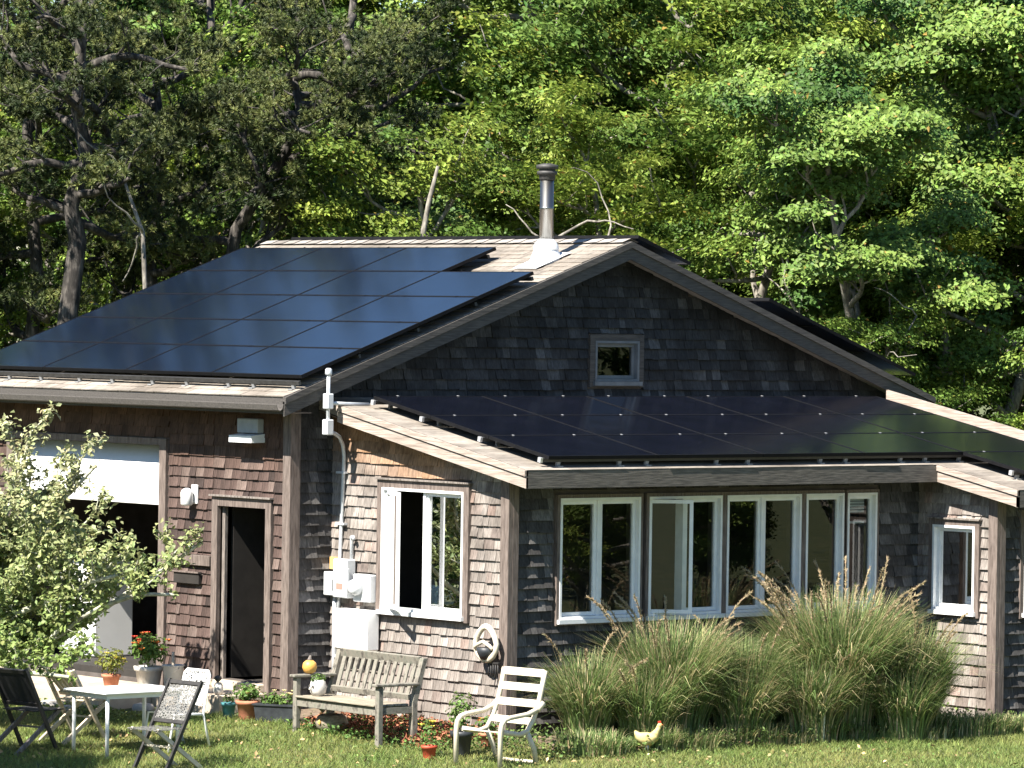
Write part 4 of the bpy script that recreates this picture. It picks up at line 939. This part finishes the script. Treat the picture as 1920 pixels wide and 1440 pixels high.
# ------------------------------------------------------------------ ornamental grasses
def tussock(label, loc, rad, h, nbl, npl, seed, straw=.25, plume_h=.45):
    rng = np.random.default_rng(seed); root = thing('ornamental_grass', label, 'grass clump', loc, group='ornamental grasses along the annex')
    n = nbl; a = rng.uniform(0, 2*PI, n); rb = rad*.42*np.sqrt(rng.random(n)); lean = rng.beta(1.6, 2.2, n)*1.15; ln = h*rng.uniform(.6, 1.15, n)*(1.0+.15*lean)
    b0 = np.stack([rb*np.cos(a), rb*np.sin(a), np.zeros(n)], 1); az_ = a+rng.normal(0, .5, n); out = np.stack([np.cos(az_), np.sin(az_), np.zeros(n)], 1); S = 5
    side = np.stack([-np.sin(az_), np.cos(az_), np.zeros(n)], 1); p = b0.copy(); pts = [p.copy()]
    for k in range(S):
        th = lean*(.25+1.55*(k/(S-1))**1.6); step = (ln/S)[:, None]; p = p+step*(out*np.sin(th)[:, None]+np.array([0, 0, 1])*np.cos(th)[:, None]); p[:, 2] = np.maximum(p[:, 2], .02); pts.append(p.copy())
    wv = [.007, .0075, .007, .0055, .0035, .0006]; V = np.concatenate([np.stack([pts[k]-side*wv[k], pts[k]+side*wv[k]], 1)[:, None] for k in range(S+1)], 1).reshape(-1, 3)
    i = np.arange(n)[:, None]*2*(S+1); F = np.concatenate([i+[2*k, 2*k+1, 2*k+3, 2*k+2] for k in range(S)], 0)
    st = (rng.random((n, 1)) < straw).astype(float); C = jitter(np.array([.175, .24, .085])*(1-st)+np.array([.52, .45, .25])*st, rng, n, .28)
    npmesh('blades', V, F, np.repeat(C, 2*(S+1), 0), 'blade', root)
    pl = MB(); Hs = []; Hd = []
    for k in range(npl):
        a = rng.uniform(0, 2*PI); r_ = rad*.35*math.sqrt(rng.random()); p = Vector((r_*math.cos(a), r_*math.sin(a), h*.25)); d = Vector((math.cos(a)*.22, math.sin(a)*.22, 1)).normalized(); L = h*.75+rng.uniform(.3, 1.)*plume_h; q = [p.copy()]
        curl = Vector((math.cos(a+rng.normal(0, .6)), math.sin(a+rng.normal(0, .6)), 0))
        for s in range(9):
            f_ = s/8; d = (d+curl*(.05+.35*max(0, f_-.65)*rng.uniform(.4, 2.2))+Vector((0, 0, -.5*max(0, f_-.72)))).normalized(); p = p+d*L/9; q.append(p.copy())
        pl.tube(q, [.006]*4+[.0045]*6, 4, (.36, .29, .17), cap=False)
        for s in (7, 8, 9):
            for m2 in range(44):
                f_ = rng.random(); c = q[s-1].lerp(q[s], f_); Hs.append(c[:]); Hd.append((q[s]-q[s-1]).normalized()[:])
    pl.build('stalks', 'blade', root, col=True)
    if Hs:
        Hs = np.array(Hs); Hd = np.array(Hd); n = len(Hs); d = unit(Hd*1.1+rng.normal(0, .55, (n, 3))); L = rng.uniform(.025, .055, (n, 1)); s_ = unit(np.cross(d, rng.normal(size=(n, 3))))*.007
        V = np.stack([Hs-s_, Hs+s_, Hs+d*L], 1).reshape(-1, 3); npmesh('plumes', V, np.arange(3*n).reshape(-1, 3), np.repeat(jitter(np.array([.48, .38, .24]), rng, n, .2), 3, 0), 'blade', root)
def gl(x, y): return (x, y, gz(x, y))
tussock('small grass clump with hooked plumes left of the window row', gl(1.05, -4.1), .55, .95, 2200, 5, 1, .25, .6)
tussock('large arching grass clump under the open window', gl(2.25, -4.15), .95, 1.25, 4600, 16, 2, .28, .65)
tussock('medium green grass clump between the two large clumps', gl(3.35, -4.2), .8, 1.05, 3400, 6, 3, .15, .5)
tussock('tallest grass clump with many tan plumes near the right window', gl(4.55, -4.45), 1.1, 1.5, 6200, 46, 4, .3, .75)
tussock('dark arching grass clump at the right end by the corner', gl(5.35, -4.75), .9, 1.15, 3800, 8, 5, .22, .5)
tussock('leaning grass clump in front of the gap between the two left clumps', gl(1.62, -4.42), .7, .85, 2400, 3, 6, .25)
tussock('loose straw-flecked clump before the medium green clump', gl(2.95, -4.55), .75, .8, 2600, 2, 7, .35)
tussock('half-height clump at the left foot of the tallest grass', gl(3.85, -4.75), .75, .9, 2600, 3, 8, .3)
tussock('half-height clump at the right foot of the tallest grass', gl(5.0, -5.1), .7, .75, 2400, 1, 9, .25)

# ------------------------------------------------------------------ pots, ornaments
def plant_leaves(root, n, c, r, col, seed, size=.05, name='foliage'):
    rng = np.random.default_rng(seed); d = unit(rng.normal(size=(n, 3))); P = np.array(c)+d*rng.random((n, 1))**.5*np.array(r)
    V, F, C = leafmesh(P, unit(d+np.array([0, 0, .6])+rng.normal(0, .4, (n, 3))), rng.uniform(.6, 1.2, n)*size, rng.uniform(.4, .8, n)*size, jitter(col, rng, n, .2), rng); return npmesh(name, V, F, C, 'leaf', root)
def blooms(root, pts, mat, r=.03):
    for p in pts:
        mb = MB(); n_ = 7
        for k in range(n_):
            a = 2*PI*k/n_; d = Vector((math.cos(a), math.sin(a), .5)).normalized()*r; s = Vector((-math.sin(a), math.cos(a), 0))*r*.45
            c = Vector(p); mb.add([c, c+d*.6+s, c+d, c+d*.6-s], [(0, 1, 2, 3)])
        mb.lathe([(0, -.2*r), (.3*r, 0), (0, .3*r)], p, 6); mb.build('flower', mat, root)
def pot(name, label, loc, r, h, mat, seed, fol=None, fl=None, cat='flower pot', soil=True):
    t = thing(name, label, cat, loc); mb = MB(); mb.lathe([(r*.7, 0), (r*.74, .01), (r*.93, h*.78), (r*1.06, h*.8), (r*1.08, h), (r*.95, h), (r*.9, h*.88)], (0, 0, 0), 18, cap=False); mb.lathe([(.001, .004), (r*.7, .004)], (0, 0, 0), 18, cap=False); mb.build('pot', mat, t)
    if soil: s_ = MB(); s_.lathe([(r*.91, h*.85), (.001, h*.9)], (0, 0, 0), 18, cap=False); s_.build('soil', 'soil', t)
    if fol: plant_leaves(t, fol[0], (0, 0, h+fol[2]), (fol[1], fol[1], fol[2]), fol[3], seed, fol[4])
    if fl: blooms(t, fl[1], fl[0], fl[2])
    return t
rs = random.Random(4)
def rp(n, r, z0, z1): return [(rs.uniform(-r, r), rs.uniform(-r, r), rs.uniform(z0, z1)) for _ in range(n)]
GRN = np.array([.10, .17, .04])
pot('flower_pot', 'terracotta pot with cream flowers by the doorstep', gl(-.86, -.36), .13, .22, 'terracotta', 1, (260, .17, .1, GRN, .06), ('petal_cream', rp(7, .13, .28, .36), .035))
t = thing('planter_box', 'black planter box with yellow and orange flowers by the door corner', 'planter', gl(-.7, -.72), R(-60))
mm = MB(); p = [(-.26, -.1), (.26, -.1), (.26, .1), (-.26, .1)]; mm.hexa([(x*.9, y*.85, 0) for x, y in p]+[(x, y, .2) for x, y in p]); mm.build('box', 'black_plastic', t)
mm = MB(); mm.box((-.275, -.115, .185), (.275, .115, .205)); mm.build('rim', 'black_plastic', t)
plant_leaves(t, 320, (0, 0, .26), (.26, .13, .08), GRN, 2, .05); blooms(t, [(rs.uniform(-.22, .22), rs.uniform(-.1, .1), rs.uniform(.28, .36)) for _ in range(9)], 'petal_cream', .035)
pot('flower_pot', 'teal glazed pot left of the terracotta pot', gl(-.92, -.08), .085, .17, 'teal_glaze', 3, (60, .08, .05, GRN, .04))
t = thing('bird_ornament', 'small dark-headed stone bird ornament on the doorstep edge', 'ornament', (-.7, .42, .172))
mm = MB(); mm.lathe([(.04, 0), (.06, .04), (.05, .11), (.03, .14)], (0, 0, 0), 12); mm.build('body', 'pale_ceramic', t); mm = MB(); mm.lathe([(0, -.045), (.045, 0), (.04, .03), (0, .05)], (-.015, -.01, .18), 12); mm.build('head', 'cap_black', t)
t = pot('flower_pot', 'pale patterned pot with orange and red flowers at the garage corner', (-.5, 2.08, .123), .17, .26, 'pale_ceramic', 5, (420, .24, .2, GRN, .07), ('petal_orange', [(rs.uniform(-.2, .2), rs.uniform(-.2, .2), rs.uniform(.45, .72)) for _ in range(9)], .055))
blooms(t, [(rs.uniform(-.2, .2), rs.uniform(-.2, .2), rs.uniform(.4, .65)) for _ in range(5)], 'petal_red', .05)
pot('flower_pot', 'small trailing yellow-green pot left of the patterned pot', (-.85, 2.36, .123), .11, .16, 'terracotta', 6, (260, .2, .16, np.array([.2, .22, .05]), .06), ('petal_yellow', rp(5, .16, .3, .45), .04))
t = thing('bucket', 'tall light grey bucket standing by the shingles left of the door', 'bucket', (-.42, 1.7, .123))
mm = MB(); mm.lathe([(.095, 0), (.1, .005), (.125, .28), (.135, .285), (.135, .3), (.12, .3), (.1, .05)], (0, 0, 0), 18, cap=False); mm.lathe([(.001, .004), (.095, .004)], (0, 0, 0), 18, cap=False); mm.build('bucket', 'grey_bucket', t)
mm = MB(); mm.tube([(0, .125, .27), (-.06, .1, .22), (-.1, 0, .2), (-.06, -.1, .22), (0, -.125, .27)], .005, 6); mm.build('handle', 'rail_metal', t)
mm = MB(); mm.tube([(0, 0, .05), (.02, .03, .45)], .02, 6); mm.build('stake', 'pale_wood', t)
for k, (x, y, r, lb) in enumerate([(-1.75, 2.3, .16, 'pale rounded stone at the edge of the garage apron under the chair'), (-1.85, 1.8, .13, 'smaller pale stone beside the apron near the table'), (-1.1, 1.35, .12, 'pale stone between the apron and the doorstep'), (-.95, .95, .1, 'flat stone in front of the doorstep')]):
    t = MB(); rng = np.random.default_rng(k); t.lathe([(r*.9, -.05), (r, .02), (r*.8, r*.5), (r*.3, r*.62)], (0, 0, 0), 10, sx=1.2); o = t.build('stone', 'stone'); o.location = (x, y, gz(x, y)); tag(o, lb, 'stone', 'stones by the patio')
pot('flower_pot', 'bright red pot with yellow flowers in front of the bench end', gl(-1.15, -4.02), .085, .15, 'red_pot', 8, (130, .12, .14, GRN, .045), ('petal_yellow', [(-.05, .08, .36), (.0, -.05, .4), (.04, .02, .34)], .05))
pot('flower_pot', 'tall black pot with a leafy plant behind the armchair leg', gl(-.72, -4.05), .12, .27, 'black_plastic', 9, (260, .18, .22, np.array([.12, .19, .05]), .06))
t = pot('flower_pot', 'small terracotta pot with orange flowers under the annex wall', gl(-.1, -3.75), .1, .16, 'terracotta', 10, (180, .14, .1, GRN, .05), ('petal_orange', rp(6, .12, .22, .34), .04))
# bench ornaments
t = thing('gourd', 'yellow-orange gourd sitting on the far bench arm', 'gourd', (-.82, -1.46, gz(-.9, -2.24)+.667))
mm = MB(); mm.lathe([(.03, 0), (.065, .02), (.085, .07), (.075, .12), (.04, .15), (0, .155)], (0, 0, 0), 16); mm.build('body', 'orange_gourd', t); mm = MB(); mm.tube([(0, 0, .15), (.0, .0, .17), (.015, .01, .2)], [.035, .02, .012], 8); mm.build('stem', 'old_wood', t)
t = thing('face_planter', 'pale face-shaped planter on the far end of the bench seat', 'planter', (-.85, -1.66, gz(-.9, -2.24)+.431))
mm = MB(); mm.lathe([(.06, 0), (.09, .04), (.1, .1), (.085, .16), (.07, .18)], (0, 0, 0), 14); mm.build('pot', 'pale_ceramic', t)
mm = MB(); mm.lathe([(0, -.02), (.015, 0), (0, .02)], (-.1, -.03, .11), 8); mm.lathe([(0, -.02), (.015, 0), (0, .02)], (-.1, .03, .11), 8); mm.build('eyes', 'ink', t)
mm = MB(); mm.bar((-.095, 0, .1), (-.115, 0, .07), .02, .03); mm.build('nose', 'pale_ceramic', t)
plant_leaves(t, 90, (0, 0, .2), (.1, .1, .05), GRN, 12, .04)
t = thing('nest_basket', 'round brown wicker hen-shaped basket under the far end of the bench', 'basket', gl(-.72, -1.75))
mm = MB(); mm.lathe([(.1, 0), (.17, .05), (.19, .11), (.16, .18), (.13, .2), (.1, .14)], (0, 0, 0), 18, cap=False); mm.build('body', 'basket', t)
mm = MB(); mm.lathe([(0, -.05), (.045, 0), (.04, .05), (0, .08)], (-.03, .13, .25), 10); mm.build('head', 'basket', t); mm = MB(); mm.lathe([(0, -.03), (.025, 0), (0, .03)], (-.19, -.02, .12), 8); mm.build('bead', 'orange_gourd', t)
# yellow hen by the grasses
t = thing('hen_ornament', 'yellow painted hen ornament on wire legs before the grasses', 'ornament', gl(1.18, -4.95), R(-20)); t.scale = (.85, .85, .85)
prof = []
mm = MB(); q = [(-.17, 0, .3), (-.13, 0, .24), (-.06, 0, .2), (.03, 0, .19), (.1, 0, .22), (.145, 0, .3), (.165, 0, .35)]; mm.tube(q, [.012, .05, .085, .09, .07, .035, .03], 12); mm.build('body', 'yellow_paint', t)
mm = MB(); mm.tube([(.16, 0, .34), (.18, 0, .37), (.2, 0, .385)], [.03, .035, .012], 10); mm.build('head', 'yellow_paint', t)
mm = MB(); mm.bar((.15, 0, .405), (.19, 0, .41), .008, .03); mm.build('comb', 'petal_red', t); mm = MB(); mm.tube([(.2, 0, .375), (.23, 0, .365)], [.01, .002], 6); mm.build('beak', 'petal_orange', t)
for s in (-1, 1): mm = MB(); mm.tube([(.0, s*.035, .15), (.0, s*.035, -.02)], .007, 6); mm.build('leg', 'rail_metal', t)
# leaf litter and flaming mulch under the bench, weeds in the bed
def scatter(name, label, cat, n, xr, yr, col, size, seed, mat='litter', zup=.02, flat=.8):
    rng = np.random.default_rng(seed); x = rng.uniform(*xr, n); y = rng.uniform(*yr, n); P = np.stack([x, y, vterr(x, y)+rng.random(n)*zup+.012], 1)
    V, F, C = leafmesh(P, unit(np.array([0, 0, flat])+rng.normal(0, .45, (n, 3))), rng.uniform(.6, 1.3, n)*size, rng.uniform(.4, .8, n)*size, jitter(col, rng, n, .35), rng); o = npmesh(name, V, F, C, mat); tag(o, label, cat, kind='stuff')
scatter('leaf_litter', 'rusty brown fallen leaves under the bench', 'leaves', 2600, (-.75, .5), (-3.4, -1.2), (.28, .11, .06), .07, 1, zup=.1)
scatter('bed_mulch', 'dry straw and leaf litter along the planting bed edge', 'mulch', 1500, (.3, 6.8), (-5.0, -4.3), (.2, .14, .075), .06, 2, zup=.04)
scatter('weeds', 'low green weeds along the wall foot and bed edge', 'weeds', 3500, (-.4, 7.0), (-5.1, -3.6), (.13, .19, .055), .05, 3, 'leaf', .22, .5)
scatter('bench_weeds', 'small green weeds growing round the bench feet', 'weeds', 1500, (-1.1, .4), (-3.9, -1.3), (.1, .17, .045), .05, 4, 'leaf', .12, .5)
scatter('apron_weeds', 'weeds growing along the apron edge', 'weeds', 1800, (-2.1, -1.57), (.4, 5), (.2, .24, .07), .05, 5, 'leaf', .06, .5)

# ------------------------------------------------------------------ lawn blades
def lawn(n, seed):
    rng = np.random.default_rng(seed); x = rng.uniform(-9, 9, n); y = rng.uniform(-12, 5, n)
    dep = x*.645+y*.764; lat = x*.764-y*.645
    keep = (dep > -10.5) & ~((x > -1.57) & (y > .25)) & ~((x > 0.6) & (y > -3.9)) & ~((x > -.6) & (y > -3.3)) & ~((x > .6) & (y > -4.35-.10*x)) & ~((x > -.8) & (y > -.1)) & (lat > -7) & (lat < 10.5)
    x, y = x[keep], y[keep]; n = len(x); P = np.stack([x, y, vterr(x, y)-.012], 1)
    pat = .5+.5*np.sin(x*1.3+2*np.sin(y*.9))*np.sin(y*1.7+1.5*np.sin(x*1.1)); pat2 = .5+.5*np.sin(x*3.7+1.9*np.sin(y*2.3))*np.sin(y*4.1+1.2*np.sin(x*2.9)); pat = .45*pat+.3*pat2+.25*rng.random(n)
    a = rng.uniform(0, 2*PI, n); h = rng.uniform(.03, .08, n)*(.5+.9*pat); s = np.stack([np.cos(a), np.sin(a), np.zeros(n)], 1)*.0045
    d = np.stack([rng.normal(0, .45, n), rng.normal(0, .45, n), np.ones(n)], 1)*h[:, None]; bend = np.stack([rng.normal(0, .5, n), rng.normal(0, .5, n), np.zeros(n)], 1)*h[:, None]
    V = np.stack([P-s, P+s, P+d*.55+s*.8, P+d*.55-s*.8, P+d+bend*.6], 1).reshape(-1, 3); i = np.arange(n)[:, None]*5
    F = np.concatenate([i+[0, 1, 2], i+[0, 2, 3], i+[3, 2, 4]], 0); p_ = pat[:, None]
    C = jitter(np.array([.33, .30, .11])*(1-p_)+np.array([.15, .235, .06])*p_, rng, n, .22); o = npmesh('lawn_grass', V, F, np.repeat(C, 5, 0), 'blade'); tag(o, 'short sunlit lawn grass in front of the house', 'grass', kind='stuff')
lawn(420000, 9)
# ragged longer grass where the lawn meets the planting bed
for k in range(16):
    x = .55+k*.42+rs.uniform(-.12, .12); y = -4.62-.07*x+rs.uniform(-.15, .15)
    tussock(f'low ragged tuft at the lawn edge, {["first", "second", "third", "fourth", "fifth", "sixth", "seventh", "eighth", "ninth", "tenth", "eleventh", "twelfth", "thirteenth", "fourteenth", "fifteenth", "sixteenth"][k]} from the armchair', gl(x, y), rs.uniform(.5, .9), rs.uniform(.14, .3), 520, 0, 60+k, rs.uniform(.05, .45))

scatter('lawn_weeds', 'broad clover leaves scattered through the lawn', 'weeds', 5200, (-6, 5), (-9, 0), (.12, .2, .05), .035, 31, 'leaf', .06, .8)
scatter('fallen_leaves', 'dry brown leaves scattered on the lawn', 'leaves', 420, (-5, 4.5), (-8, -.3), (.34, .24, .12), .06, 32, zup=.06)
